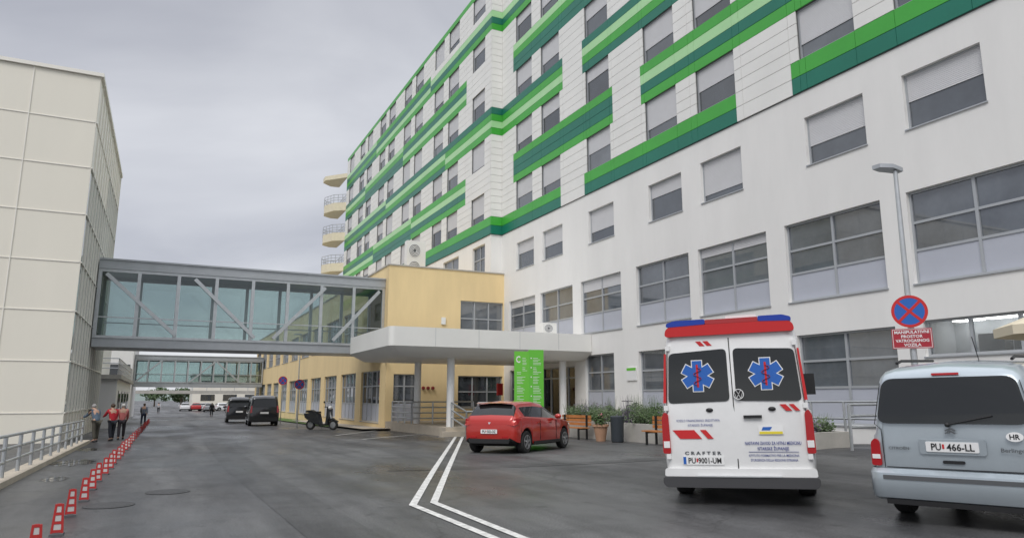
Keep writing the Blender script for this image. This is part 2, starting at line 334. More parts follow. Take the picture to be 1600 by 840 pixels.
def window(par,P,u0,u1,z0,z1,cols=1,trans=(),blind=0,panel=0,d=.12,name='window',fw=.06,gl=None,room=0,lamps=()):
    gl=gl or random.choice(['glass0','glass1','glass1','glass2'])
    mb=MB(); mbox(mb,P,u0,u1,z0,z0+fw,d,d+.08); mbox(mb,P,u0,u1,z1-fw,z1,d,d+.08); mbox(mb,P,u0,u0+fw,z0+fw,z1-fw,d,d+.08); mbox(mb,P,u1-fw,u1,z0+fw,z1-fw,d,d+.08)
    for k in range(1,cols):
        u=u0+(u1-u0)*k/cols; mbox(mb,P,u-.04,u+.04,z0+fw,z1-fw,d-.005,d+.075)
    for t in trans: mbox(mb,P,u0+fw,u1-fw,z0+(z1-z0)*t-.035,z0+(z1-z0)*t+.035,d+.005,d+.07)
    mbox(mb,P,u0-.03,u1+.03,z0-.04,z0-.003,-.04,d+.02)
    o=mb.build(name,'frame',par,smooth=0)
    def sub(n,m,*a):
        mm=MB(); mbox(mm,P,*a); c=mm.build(n,m,par,smooth=0); c.parent=o; return c
    zb=z0+(z1-z0)*panel
    sub('pane','wglass' if room else gl,u0+.02,u1-.02,zb+.01,z1-.02,d+.045,d+.055)
    if panel: sub('infill_panel','gpanel',u0+.02,u1-.02,z0+.02,zb-.01,d+.03,d+.06)
    if blind: sub('blind','blind',u0+fw+.002,u1-fw-.002,z1-fw-(z1-z0-2*fw)*blind,z1-fw,d+.015,d+.035)
    if room:   # a real shallow room behind the clear pane
        mm=MB(); a0,a1,c0,c1,d0,d1=u0-.3,u1+.3,z0-.1,z1+.12,d+.21,d+room
        for f,mi in (([(a0,c0,d1),(a1,c0,d1),(a1,c1,d1),(a0,c1,d1)],0),([(a0,c0,d0),(a1,c0,d0),(a1,c0,d1),(a0,c0,d1)],1),([(a0,c1,d0),(a1,c1,d0),(a1,c1,d1),(a0,c1,d1)],0),([(a0,c0,d0),(a0,c0,d1),(a0,c1,d1),(a0,c1,d0)],0),([(a1,c0,d0),(a1,c0,d1),(a1,c1,d1),(a1,c1,d0)],0)):
            mm.add([P(*q) for q in f],[(0,1,2,3)],mi)
        rs=random.Random(int(u0*100))
        for _ in range(2):
            uu=rs.uniform(u0,u1-.7); mbox(mm,P,uu,uu+rs.uniform(.4,.9),c0,z0+(z1-z0)*rs.uniform(.5,.8),d1-.4,d1-.05,1)
        c=mm.build('interior',['room','roomd'],par,smooth=0,norm=False); c.parent=o
        for f in lamps:
            uu=u0+(u1-u0)*f; sub('ceiling_lamp','lamp',uu-.35,uu+.35,c1-.10,c1-.03,d1-.55,d1-.25)
    return o
hosp=root('hospital_building','long white hospital block with green and teal striped upper storeys','building',(18,40,0))
PX=lambda x:(lambda u,z,d:(x+d,u,z))
PR=PX(18.0); PL=PX(17.25)
L2c=[35.2,32.0,27.3,22.5,19.2,14.2,10.8,6.0]; L1=[(34.0,37.3),(30.0,33.4),(25.8,29.2),(21.2,24.65),(17.2,20.65),(12.9,16.4),(8.6,12.1),(4.4,7.9)]
L0=[(26.5,28.9,.7,3.45,2),(21.2,24.65,.7,3.4,2),(17.2,20.65,.7,3.4,2),(12.8,16.2,.7,3.42,2),(8.5,12.0,2.55,3.5,3),(4.4,7.9,2.55,3.5,3)]
holes=[(c-1.08,c+1.08,8.8,10.4) for c in L2c]+[(a,b,4.5,7.05) for a,b in L1]+[(a,b,c,d) for a,b,c,d,n in L0]+[(29.9,33.4,.22,3.0),(34.2,37.2,.9,3.0)]
mb=MB(); wall_holes(mb,PR,-4,38.3,-1.2,11.28,holes,.3)
mb.box((18.32,-4,8.6),(33,38.0,28.2)); mb.box((21.5,-4,-1.2),(33,38.0,8.5)); mb.box((17.62,38.6,8.4),(33,78.6,28.2)); mb.box((17.4,38.6,-1.2),(33,78.6,8.3))
mb.add([(18.3,-4,-1.2),(21.5,-4,-1.2),(21.5,-4,8.6),(18.3,-4,8.6)],[(0,1,2,3)]); mb.add([(18.0,38.29,-1.2),(21.5,38.29,-1.2),(21.5,38.29,8.6),(18.0,38.29,8.6)],[(0,1,2,3)])
mb.build('wall',['stucco'],hosp,smooth=0)
mb=MB(); wall_holes(mb,PL,38.3,78.8,8.0,11.28,[(39.2,41.2,9.0,10.9),(43.6,46.6,9.0,10.9),(48.6,51.6,9.0,10.9)],.3); mb.add([(17.25,38.3,8),(18.02,38.3,8),(18.02,38.3,11.28),(17.25,38.3,11.28)],[(0,1,2,3)]); mb.add([(17.25,38.3,11.28),(18.,38.3,11.28),(18.,78.8,11.28),(17.25,78.8,11.28)],[(0,1,2,3)])
mb.add([(17.25,78.8,0),(33,78.8,0),(33,78.8,28.2),(17.25,78.8,28.2)],[(0,1,2,3)])
mb.build('upper_wall',['stucco'],hosp,smooth=0)
for a,b in ((39.2,41.2),(43.6,46.6),(48.6,51.6)): window(hosp,PL,a,b,9.0,10.9,2,(.55,))
random.seed(11)
for i,c in enumerate(L2c): window(hosp,PR,c-1.08,c+1.08,8.8,10.4,1,(),blind=[.42,.55,.68,.36,.85,.62,.50,.5][i],gl='glass1')
for i,(a,b) in enumerate(L1): window(hosp,PR,a,b,4.5,7.05,2,(.36,.66),panel=.36,blind=[.15,0,.2,0,.12,.0,.0,0][i],gl=['glass3','glass2','glass3','glass3','glass2','glass3','glass3','glass3'][i])
for a,b,c,d,n in L0:
    if c<1: window(hosp,PR,a,b,c,d,n,(.4,.7),panel=.4,gl='glass3')
    else: window(hosp,PR,a,b,c,d,n,room=1.7,lamps=(.15,.4,.65,.9))
window(hosp,PR,29.9,33.4,.22,3.0,4,(.8,),name='entrance_door',room=2.8,lamps=(.3,.7)); window(hosp,PR,34.2,37.2,.9,3.0,3,(.5,))
FL=3.55; z0w=12.4; hw=1.75; Z0=11.3
leftc=[40.3,44.9,48.0,52.8,55.9,60.7,63.8,68.6,71.7,76.5]
A4={0:'green',1:'teal',2:'mint',3:'green'}; T2={0:'teal',1:'green'}; D4={0:'teal',1:'green',2:'mint',3:'green'}
E4={0:'green',1:'mint',2:'teal',3:'green'}; F4={0:'teal',1:'teal',2:'green',3:'mint'}; K4={0:'teal',1:'green',2:'teal',3:'mint'}; TG={0:'teal',1:'green',2:'mint',3:'teal'}
stripes_R={0:[((31.0,38.3),T2),((18.2,28.7),T2),((-4,15.6),T2)],
 1:[((-4,24.0),A4),((26.0,36.6),{0:'green',1:'teal',2:'teal',3:'green'})],
 2:[((30.6,38.3),{0:'green',1:'mint',2:'green',3:'teal'}),((17.8,28.6),TG),((-4,15.6),D4)],
 3:[((23.8,36.4),F4),((-4,20.6),A4)],
 4:[((28.0,38.3),{0:'green',1:'teal',2:'mint'}),((15,26),A4)]}
stripes_L={0:[((38.3,51),T2),((51,58),{0:'green',1:'mint'}),((58,79),T2)],
 1:[((42.4,54.2),A4),((54.2,66),F4),((66,79),E4)],
 2:[((38.3,46.4),{0:'green',1:'mint',2:'green',3:'teal'}),((46.4,62),TG),((62,79),K4)],
 3:[((42.6,57),E4),((57,70),F4),((70,79),TG)],
 4:[((38.3,50),{0:'green',1:'teal',2:'mint'}),((50,66),E4),((66,79),K4)]}
mats=['pwhite','green','teal','mint']; mi_={'green':1,'teal':2,'mint':3}
def inframe(P,a,b,c,d):
    return any(-20<x<1620 and -20<y<860 for x,y in (proj(P(u,z,0)) for u in (a,b) for z in (c,d)))
def cladding(P,u0,u1,cs,st,par):
    mb=MB(); br={u0,u1}
    for c in cs: br|={c-1.05,c+1.05}
    for k in st.values():
        for (a,b),_ in k:
            if u0<a<u1: br.add(a)
            if u0<b<u1: br.add(b)
    br=sorted(br); q=[br[0]]
    for b in br[1:]:
        if b-q[-1]<.25 and not (b==u1): continue
        q.append(b)
    cols=[]
    for a,b in zip(q,q[1:]):
        n=max(1,round((b-a)/1.9)) if not any(abs((a+b)/2-c)<.5 for c in cs) else 1
        cols+=[(a+(b-a)*i/n,a+(b-a)*(i+1)/n) for i in range(n)]
    rows=[]
    for k in range(5):
        zs=Z0 if k==0 else z0w+FL*(k-1)+hw; ze=z0w+FL*k; n=2 if k==0 else 4
        for r in range(n): rows.append((zs+(ze-zs)*r/n,zs+(ze-zs)*(r+1)/n,k,r))
        for r in range(4): rows.append((ze+hw*r/4,ze+hw*(r+1)/4,k,'w'))
    zt=z0w+FL*4+hw; rows.append((zt,zt+.4,9,0))
    for za,zb,k,r in rows:
        for a,b in cols:
            m=(a+b)/2; mi=0
            if r=='w':
                if any(abs(m-c)<1.0 for c in cs): continue
            elif k==9: mi=1
            else:
                for (x,y),d in st[k]:
                    if x-.1<=m<=y+.1 and r in d: mi=mi_[d[r]]
            mbox(mb,P,a+.006,b-.006,za+.01,zb-.01,-.06,.0,mi)
    mb.build('cladding',mats,par,smooth=0)
    bb=MB(); holes=[(c-1.05,c+1.05,z0w+FL*k,z0w+FL*k+hw) for c in cs for k in range(5)]
    wall_holes(bb,lambda u,z,d:P(u,z,d-.02),u0,u1,Z0-.02,zt+.4,holes,.28); bb.build('cladding_backing',['joint'],par,smooth=0)
    far=MB()
    for k in range(5):
        for c in cs:
            za=z0w+FL*k
            if not inframe(P,c-1.05,c+1.05,za,za+hw): mbox(far,P,c-1.05,c+1.05,za,za+hw,.1,.14); continue
            bl=random.choice([.35,.5,.6,.65,.75,.85,.95,.65,.45,.72]); window(par,P,c-1.05,c+1.05,za,za+hw,1,(),blind=bl,d=.04)
    if far.v: far.build('window','glass',par,smooth=0)['kind']='stuff'
cladding(PR,-4,38.24,L2c,stripes_R,hosp); cladding(PL,38.3,78.8,leftc,stripes_L,hosp)
mb=MB()
for k in range(5):
    zs=Z0 if k==0 else z0w+FL*(k-1)+hw; ze=z0w+FL*k; n=2 if k==0 else 4
    for r in range(n):
        mi=0
        for (x,y),d in stripes_L[k]:
            if x<39 and r in d: mi=mi_[d[r]]
        mb.box((17.2,38.2,zs+(ze-zs)*r/n+.01),(17.93,38.29,zs+(ze-zs)*(r+1)/n-.01),mi)
    for r in range(4): mb.box((17.2,38.2,ze+hw*r/4+.01),(17.93,38.29,ze+hw*(r+1)/4-.01),0)
mb.box((17.2,38.2,z0w+FL*4+hw),(17.93,38.29,z0w+FL*4+hw+.4),1)
mb.build('corner_cladding',mats,hosp,smooth=0)
for k in range(0,4):
    z=z0w-.4+FL*k; pts=[(17.3,78.95,z),(17.3,83.5,z),(16.4,83.6,z),(15.5,82.9,z),(15.3,81.6,z),(16.0,79.9,z)]
    ba=MB().prism(pts,(0,0,.95)).build('balcony','balc',hosp,smooth=0)
    rl=MB()
    for a,b in zip(pts,pts[1:]+pts[:1]):
        for h in (1.25,1.55,1.9): rl.tube((a[0],a[1],z+h),(b[0],b[1],z+h),.03,6)
        for t in range(3):
            p=Vector(a).lerp(Vector(b),t/3); rl.tube((p.x,p.y,z+.9),(p.x,p.y,z+1.9),.03,6)
    r_=rl.build('railing','steel',hosp); r_.parent=ba
mb=MB().prism([(17.3,78.95,26.6),(17.3,83.5,26.6),(16.3,83.6,26.6),(15.2,82.6,26.6),(15.2,81.4,26.6)],(0,0,.5)); mb.build('balcony_roof','balc',hosp,smooth=0)
# --- yellow annex
ann=root('yellow_annex','low yellow rendered wing with grey windows running down the street','building',(14,38,0))
PY=lambda y:(lambda u,z,d:(u,y+d,z)); PA=PX(10.86); PN=PY(38.0)
mb=MB(); hn=[(15.2,17.95,5.0,7.05),(15.1,17.9,.9,2.7),(11.3,12.6,.12,2.75)]
wall_holes(mb,PN,10.86,18,-1,8.8,hn,.28)
y=39.2; gw=[]
while y<98: gw.append((y,y+4.2)); y+=5.6
ha=[(a,b,.1,3.0) for a,b in gw]+[(a,b,4.9,7.0) for a,b in gw if a>43]
wall_holes(mb,PA,38.0,100,-1.2,8.8,ha,.28); mb.box((11.16,38.3,-1.2),(17.3,99.9,8.4))
mb.add([(10.86,38,8.8),(18,38,8.8),(18,38.3,8.8),(10.86,38.3,8.8)],[(0,1,2,3)]); mb.add([(10.86,38.3,8.8),(11.16,38.3,8.8),(11.16,100,8.8),(10.86,100,8.8)],[(0,1,2,3)])
mb.build('wall','yellow',ann,smooth=0)
mb=MB(); mb.box((10.8,37.94,8.803),(18,38.19,8.87)); mb.box((10.8,38.33,8.803),(11.2,100,8.87)); mb.build('parapet_cap','conc',ann,smooth=0)
window(ann,PN,15.2,17.95,5.0,7.05,3,(.5,),gl='glass2'); window(ann,PN,15.1,17.9,.9,2.7,3,(.5,)); window(ann,PN,11.3,12.6,.12,2.75,2,(.75,),panel=.4,name='door')
for a,b in gw:
    window(ann,PA,a,b,.1,3.0,4,(.35,.7),panel=.35)
    if a>43: window(ann,PA,a,b,4.9,7.0,4,(.4,))
mb=MB().box((14.0,37.9,5.6),(14.25,37.99,6.0)); tag(mb.build('wall_vent','pwhite',smooth=0),'small pale vent box on the yellow wall above the canopy','vent')
mb=MB().box((10.6,37.7,3.55),(10.72,37.98,3.65)); mb.ball((10.66,37.66,3.5),.1); tag(mb.build('security_camera','white'),'small white camera on the corner of the yellow wing','camera')
M['outred']=mat('outlet_red',(.25,.03,.03),.5)
for i in range(3):
    mb=MB().lathe((13.0+.28*i,37.98,2.0),[(.09,0),(.09,-.1),(.06,-.1),(.06,-.16),(0,-.16)],12,'y'); tag(mb.build('hydrant_outlet','outred'),'%s dark red round outlet on the yellow wall under the canopy'%['left','middle','right'][i],'outlet')
o=root('fire_box','small red fire box on a post beside the facade under the canopy','fire box',(16.85,36.1,.22)); MB().box((16.7,36.0,1.6),(17.0,36.2,2.25)).build('cabinet','sred',o,smooth=0); MB().tube((16.85,36.1,.22),(16.85,36.1,1.6),.04).build('pole','steel',o)
def ac(x,y,z,label,n):
    r=root('air_conditioner',label,'air conditioner',(x,y,z)); h=.75*n
    MB().box((-.45,-.18,.08),(.45,.18,.08+h)).build('casing','pwhite',r,world=False,smooth=0); MB().box((-.4,-.15,0),(-.3,.15,.08)).build('foot','steel',r,world=False,smooth=0); MB().box((.3,-.15,0),(.4,.15,.08)).build('foot','steel',r,world=False,smooth=0)
    for k in range(n):
        f=MB()
        for rr in (.08,.14,.2,.26): f.lathe((-.08,-.19,.45+.72*k),[(rr,0),(rr+.015,-.01),(rr+.03,0)],20,'y',caps=False)
        f.lathe((-.08,-.184,.45+.72*k),[(.28,0),(0,0)],20,'y',mi=1,caps=False); f.build('fan_grille',['white','gstrip'],r,world=False)
    return r
ac(13.0,40.0,8.45,'two fan white air conditioner on the yellow roof',2).scale=(1.3,1.3,1.45)
ac(16.6,30,4.46,'white air conditioner on top of the entrance canopy',1).scale=(.85,.85,.7)
can=root('entrance_canopy','white flat entrance canopy on slim round columns','canopy',(13,31,0))
def can_pts(i,z):
    out=[]
    x0,x1,y0,y1=8.2+i,17.98,28.3+i,36.0-i
    for cx,cy,a0,r in ((x0+.25,y0+.25,180,.25),(x1,y0,270,0),(x1,y1,0,0),(x0+.9,y1-.9,90,.9)):
        if r==0: out.append((cx,cy,z)); continue
        for t in range(7): a=R(a0+90*t/6); out.append((cx+r*cos(a),cy+r*sin(a),z))
    return out
mb=MB(); rings=[can_pts(.55,3.22),can_pts(.12,3.5),can_pts(0,3.6),can_pts(0,4.4),can_pts(.3,4.42)]; n=len(rings[0]); vs=sum(rings,[]); fs=[(j*n+i,j*n+(i+1)%n,(j+1)*n+(i+1)%n,(j+1)*n+i) for j in range(4) for i in range(n)]+[tuple(range(n))[::-1],tuple(range(4*n,5*n))]
mb.add(vs,fs); mb.build('roof_slab','pwhite',can)
for k in range(1,5): MB().box((8.2+2*k-.006,28.293,3.62),(8.2+2*k+.006,28.302,4.39)).build('fascia_joint','steel',can,smooth=0)
for x,y in ((11.45,29.7),(11.45,34.3),(17.2,29.7)): MB().tube((x,y,.1),(x,y,3.3),.17,18).build('column','white',can)
plat=MB(); plat.box((10.9,28.75,-1),(18,37.99,.22)); plat.box((10.6,28.4,-1),(18,28.75,.07)); struct(plat.build('entrance_platform','beige',smooth=0))
def rail(name,label,pts,h,bars,m='galv',post=1.2,r=.025,grp=None):
    t=root(name,label,'railing',pts[0],grp); P0=[Vector(p) for p in pts]
    b=MB()
    for k in bars: b.path([p+Vector((0,0,h*k)) for p in P0],r)
    b.build('rails',m,t)
    for a,c in zip(P0,P0[1:]):
        n=max(1,round((c-a).length/post))
        for i in range(n+1):
            p=a.lerp(c,i/n); MB().tube(p,p+Vector((0,0,h)),r*1.2).build('post',m,t)
    return t
rail('handrail','bent steel handrail by the grey door of the yellow wing',[(10.95,36.9,.22),(10.95,33.6,.22),(14.2,33.6,.22)],1.05,(1,.75,.5,.25),r=.035)
rail('handrail','steel stair handrail between the front column and the red hatchback',[(11.2,28.9,.22),(11.2,27.2,-.13),(14.0,27.2,-.13)],1.05,(1,.7,.4),r=.035)
rail('handrail','steel handrail on the entrance platform behind the red hatchback',[(12.4,28.8,.22),(15.6,28.8,.22)],1.05,(1,.7,.4),r=.03)
rail('handrail','steel handrail at the foot of the facade behind the ambulance',[(16.4,16.6,.25),(16.4,11.2,.3)],1.1,(1,.6),r=.03)
rail('handrail','grey ramp handrail seen behind the silver blue car',[(13.9,11.2,.33),(17,11.2,.35)],1.0,(1,.75,.5),r=.03)
# --- left cream building
lb=root('cream_building','cream panelled block at the left edge with a glazed street side','building',(-12,38,0))
mb=MB(); mb.box((-30,31.85,-1),(-3.45,46.6,14.3)); mb.build('core','joint',lb,smooth=0)
PNn=PY(31.7); PRr=lambda u,z,d:(-3.3-d,u,z)
pb=MB(); rb=MB(); rows=[-1+1.92*i for i in range(9)]; rows[-1]=14.4
us=[-3.3-2.3*i for i in range(12)]
for a,b in zip(us,us[1:]):
    for c,d in zip(rows,rows[1:]): mbox(pb,PNn,b+.012,a-.012,c+.012,d-.012,0,.12)
    mbox(rb,PNn,b-.018,b+.018,-1,14.4,-.035,.1)
for c in rows[1:-1]: mbox(rb,PNn,-28,-3.35,c-.014,c+.014,-.025,.1)
ysr=[31.7+1.0714*i for i in range(15)]; gp=[]
for i,(a,b) in enumerate(zip(ysr,ysr[1:])):
    for j,(c,d) in enumerate(zip(rows,rows[1:])):
        if 1<=j<=5 or (j==6 and i>6): gp.append((a,b,c,d))
        else: mbox(pb,PRr,a+.012,b-.012,c+.012,d-.012,0,.12)
    mbox(rb,PRr,b-.02,b+.02,-1,14.4,-.04,.1)
for c in rows[1:-1]: mbox(rb,PRr,31.7,46.65,c-.02,c+.02,-.035,.1)
pb.build('cladding','cream',lb,smooth=0); rb.build('joint_ribs','creamrib',lb,smooth=0)
for a,b,c,d in gp:
    m=MB(); mbox(m,PRr,a+.02,b-.02,c+.02,d-.02,.02,.06); m.build('glazing_panel','pglass',lb,smooth=0)
mb=MB(); mb.box((-30,31.6,14.4),(-3.2,46.7,14.55)); mb.build('roof_edge','creamrib',lb,smooth=0)
la=root('low_white_annex','low white annex with a roof terrace beyond the cream building','building',(-8,56,0))
MB().box((-14,50,-1.2),(-2.6,70,2.6)).build('wall','stucco',la,smooth=0); MB().box((-14.2,49.8,2.6),(-2.4,70.2,2.85)).build('roof','conc',la,smooth=0)
MB().box((-14,58,2.85),(-4.6,75,6.2)).build('upper_storey','stucco',la,smooth=0)
b=MB()
for k in (.4,.7,1.0): b.tube((-2.6,50,2.85+k),(-2.6,70,2.85+k),.03); b.tube((-9,50,2.85+k),(-2.6,50,2.85+k),.03)
for i in range(14): b.tube((-2.6,50+i*1.5,2.85),(-2.6,50+i*1.5,3.85),.03)
b.build('terrace_railing','galv',la)
for a in (52,56,60,64): m=MB().box((-2.62,a,.2),(-2.56,a+2.4,1.9)); m.build('window','glass',la,smooth=0)
# --- bridges
def bridge(label,y0,y1,x0,x1,zb,zt,nb,diags):
    t=root('skybridge',label,'footbridge',((x0+x1)/2,y0,zb))
    MB().box((x0,y0,zb),(x1,y1,zb+.42)).build('deck','steel',t,smooth=0)
    MB().box((x0,y0-.12,zt-.5),(x1,y1+.12,zt-.08)).box((x0,y0-.2,zt-.08),(x1,y1+.2,zt)).build('roof','steel',t,smooth=0)
    zl,zh=zb+.42,zt-.5
    for yy in (y0,y1):
        s=-1 if yy==y0 else 1
        fr=MB(); fr.box((x0,yy-.06,zl+.002),(x1,yy+.06,zl+.12)); fr.box((x0,yy-.06,zh-.14),(x1,yy+.06,zh-.002)); fr.box((x0,yy-.03,zl+.98),(x1,yy+.03,zl+1.03)); fr.build('frame','galv',t,smooth=0)
        for i in range(nb+1):
            x=x0+(x1-x0)*i/nb; x=min(max(x,x0+.08),x1-.08); MB().box((x-.08,yy-.075,zl+.12),(x+.08,yy+.075,zh-.14)).build('post','galv',t,smooth=0)
            if i<nb: MB().box((x0+(x1-x0)*i/nb+.09,yy-.012,zl+.13),(x0+(x1-x0)*(i+1)/nb-.09,yy+.012,zh-.15)).build('pane','bglass',t,smooth=0)
        for a,c in (diags if s<0 else ()):
            MB().beam((a[0],yy+s*.13,a[1]),(c[0],yy+s*.13,c[1]),.12,.17).build('brace','galv',t,smooth=0)
    return t
bridge('glazed steel footbridge between the cream block and the yellow wing, nearer one',38.7,41.7,-3.25,10.85,3.85,8.1,8,[((-2.9,7.35),(.3,4.5)),((1.0,7.35),(4.0,4.5)),((4.9,4.5),(7.5,7.35)),((8.0,4.5),(10.5,7.35))])
bridge('second glazed footbridge farther down the street',92,95,-3.2,10.8,2.7,6.3,10,[((-3,3.2),(-.4,5.7)),((2.6,3.2),(5.4,5.7)),((5.4,5.7),(8.2,3.2))])
lb2=root('far_left_block','pale block carrying the far end of the second footbridge','building',(-8,95,0)); MB().box((-16,88,-1.5),(-3.25,104,7.4)).build('wall','stucco',lb2,smooth=0); MB().box((-16.1,87.9,7.4),(-3.1,104.1,7.6)).build('roof','conc',lb2,smooth=0)
for k in range(3): MB().box((-14+4*k,87.95,3),(-11.5+4*k,88.01,5)).build('window','glass',lb2,smooth=0)
fb=root('far_pale_block','low pale block closing the street behind the second footbridge','building',(14,150,-1)); MB().box((5,150,-1.5),(40,165,5.6)).build('wall','cream',fb,smooth=0); MB().box((4.8,149.8,5.6),(40.2,165.2,5.9)).build('roof','conc',fb,smooth=0)
for k in range(7): MB().box((6.5+4*k,149.95,.8),(9+4*k,150.02,2.0)).build('window','glass',fb,smooth=0); MB().box((6.5+4*k,149.95,3.4),(9+4*k,150.02,4.6)).build('window','glass',fb,smooth=0)
fw=root('covered_walkway','pale flat walkway crossing the street far beyond both footbridges','walkway',(4,120,0))
MB().box((-6,120,2.0),(16,122,2.5)).build('deck','conc',fw,smooth=0)
for x in (-5.5,15.4): MB().box((x-.3,120.3,-1.2),(x+.3,121.7,2.0)).build('pier','conc',fw,smooth=0)
b=MB()
for k in (.5,1.0): b.tube((-6,120.1,2.5+k),(16,120.1,2.5+k),.04)
for i in range(12): b.tube((-6+2*i,120.1,2.5),(-6+2*i,120.1,3.5),.04)
b.build('railing','galv',fw)
# ------------------------------------------------------------------ left railing
b=[(-2.46,3+.0,gz(0,3)+.11),(-2.46,14,.11),(-2.46,29.5,gz(0,29)+.11)]
rail('railing','low grey steel railing on the kerb at the lower left',b,.72,(1,.68,.36),'galv',1.5,.03)
# ------------------------------------------------------------------ delineators
dm=None; ORD=['nearest','second nearest','third nearest','fourth nearest','fifth nearest','sixth nearest','seventh nearest','eighth nearest','ninth nearest','tenth nearest','eleventh nearest','twelfth nearest','thirteenth nearest','fourteenth nearest','fifteenth nearest']
random.seed(21); y=8.15
for i in range(30):
    x=-.95+.0035*i+random.uniform(-.02,.02)
    lab='slim red plastic delineator with pale bands, %s in the lane row'%ORD[i] if i<15 else 'tiny red delineator in the crowded far end of the lane row'
    t=root('lane_delineator',lab,'delineator',(x,y,gz(x,y)),'row of red delineators along the left lane',random.uniform(-.2,.2))
    y+=1.43 if i<13 else 2.3
    if dm is None:
        m=MB().box((-.066,-.08,0),(.066,.08,.02),1)
        W=lambda z:.052-.022*(z-.02)/.31
        for s in (-1,1): m.beam((s*W(.02),0,.02),(s*W(.33),0,.33),.022,.024)
        for z in (.04,.13,.225,.32): m.box((-W(z)+.010,-.013,z-.014),(W(z)-.010,.013,z+.014))
        p=m.build('body',['orange','gstrip'],t,world=False,smooth=0); dm=[p]
        for z in (.085,.178,.272): dm.append(MB().box((-W(z)+.012,-.009,z-.030),(W(z)-.012,.009,z+.030)).build('reflective_band','band',t,world=False,smooth=0))
    else:
        for s in (dm if i<16 else dm[:1]):
            c=s.copy(); C.objects.link(c); c.parent=t
# ------------------------------------------------------------------ vehicles
def lerp(a,b,t): return a+(b-a)*t
def interp(st,x):
    if x<=st[0][0]: return list(st[0])
    for a,b in zip(st,st[1:]):
        if x<=b[0]:
            t=(x-a[0])/(b[0]-a[0]); return [lerp(p,q,t) for p,q in zip(a,b)]
    return list(st[-1])
def loft(st,wheels,rw,arch,sel,lean=lambda x,z:0,extra=(),rnd=.10):
    X=set(s[0] for s in st)|set(extra)
    for xc in wheels:
        X|={xc-arch-.004,xc+arch+.004}|{xc+arch*cos(R(a)) for a in range(0,181,15)}
    X=sorted(X); rings=[]
    for x in X:
        _,zb,belt,top,wd,wt,cr=interp(st,x); z0=zb
        for xc in wheels:
            if abs(x-xc)<=arch+.001: zb=max(zb,rw+math.sqrt(max(0,arch**2-(x-xc)**2)))
        t=top-belt; zm=max(zb+.05,z0+.45*(belt-z0)); rr=min(rnd,.35*t); bz_=max(belt,zm+.02)
        h=[(0,zb),(wd*.86,zb),(wd*.975,zb+.03 if zb>z0 else zb+.05),(wd,zm),(wd*.985,bz_),(wd*.955,bz_+min(.04,.2*t)),(wt,top-rr),(wt-.13*rr,top-.6*rr),(wt-.5*rr,top-.18*rr),(wt-1.2*rr,top),(0,top+cr)]
        rg=h+[(-y,z) for y,z in h[-2:0:-1]]; rings.append([(x+lean(x,z),y,z) for y,z in rg])
    n=len(rings[0]); out={}
    for i in range(len(X)-1):
        xm=(X[i]+X[i+1])/2
        for j in range(n):
            jj=min(j,n-1-j); key=sel(xm,jj); mi=0
            if key=='body' and jj<=1: mi=1
            if '#' in key: key+='l' if j<n/2 else 'r'
            mb=out.setdefault(key,MB()); k=(j+1)%n
            mb.add([rings[i][j],rings[i+1][j],rings[i+1][k],rings[i][k]],[(0,1,2,3)],mi)
    bd=out['body']; bd.add(rings[0],[tuple(range(n))]); bd.add(rings[-1],[tuple(range(n))])
    return out
def weld(o,d=.0005):
    bm=bmesh.new(); bm.from_mesh(o.data); bmesh.ops.remove_doubles(bm,verts=bm.verts,dist=d); bmesh.ops.recalc_face_normals(bm,faces=bm.faces); bm.to_mesh(o.data); bm.free(); o.data.set_sharp_from_angle(angle=R(38)); return o
def bodies(pr,paint,t):
    weld(pr['body'].build('body',[paint,'under'],t,world=False,smooth=38))
    for k in pr:
        if k!='body': weld(pr[k].build(k.split('#')[0],'cglass',t,world=False))
def wheel(par,x,y,r,wd,spk=5,m='alloy'):
    s=1 if y>0 else -1; t=MB(); hw_=wd/2
    t.lathe((x,y,r),[(r*.62,-hw_),(r*.92,-hw_),(r,-hw_*.75),(r,hw_*.75),(r*.92,hw_),(r*.62,hw_)],28,'y',caps=False); o=t.build('wheel','rubber',par,world=False)
    q=MB(); ys=y+s*hw_*.8; q.lathe((x,ys,r),[(r*.63,-s*.03),(r*.63,s*.03),(r*.57,s*.03),(r*.55,-s*.04)],28,'y',caps=False); q.lathe((x,ys,r),[(r*.56,-s*.045),(0,-s*.045)],24,'y',mi=1,caps=False)
    for k in range(spk):
        a=2*pi*k/spk+.3; d=Vector((cos(a),0,sin(a))); q.beam(Vector((x,ys+s*.005,r))+d*.02,Vector((x,ys+s*.005,r))+d*r*.58,.035,.06)
    q.lathe((x,ys,r),[(r*.16,-s*.02),(r*.16,s*.035),(0,s*.035)],14,'y'); e=q.build('rim',[m,'black'],par,world=False); e.parent=o
    return o
def vroot(name,label,x,y,head,cat,group=None):
    h=R(head); f=Vector((sin(h),cos(h),0)); lf=Vector((-cos(h),sin(h),0))
    z0=gz(x,y); p=Vector((x,y,z0)); pf=Vector((x+f.x*3,y+f.y*3,gz(x+f.x*3,y+f.y*3))); pl=Vector((x+lf.x,y+lf.y,gz(x+lf.x,y+lf.y)))
    X=(pf-p).normalized(); Yv=(pl-p); Z=X.cross(Yv).normalized(); Yv=Z.cross(X)
    o=root(name,label,cat,(0,0,0),group); m=Matrix((X,Yv,Z)).transposed().to_4x4(); m.translation=p; o.matrix_world=m
    return o
def rpanel(mb,pts,rx,off,th=.03,mi=0):
    n=len(pts); vs=[(rx(z)-off,y,z) for y,z in pts]+[(rx(z)-off+th,y,z) for y,z in pts]
    return mb.add(vs,[tuple(range(n)),tuple(range(n,2*n))[::-1]]+[(i,(i+1)%n,n+(i+1)%n,n+i) for i in range(n)],mi)
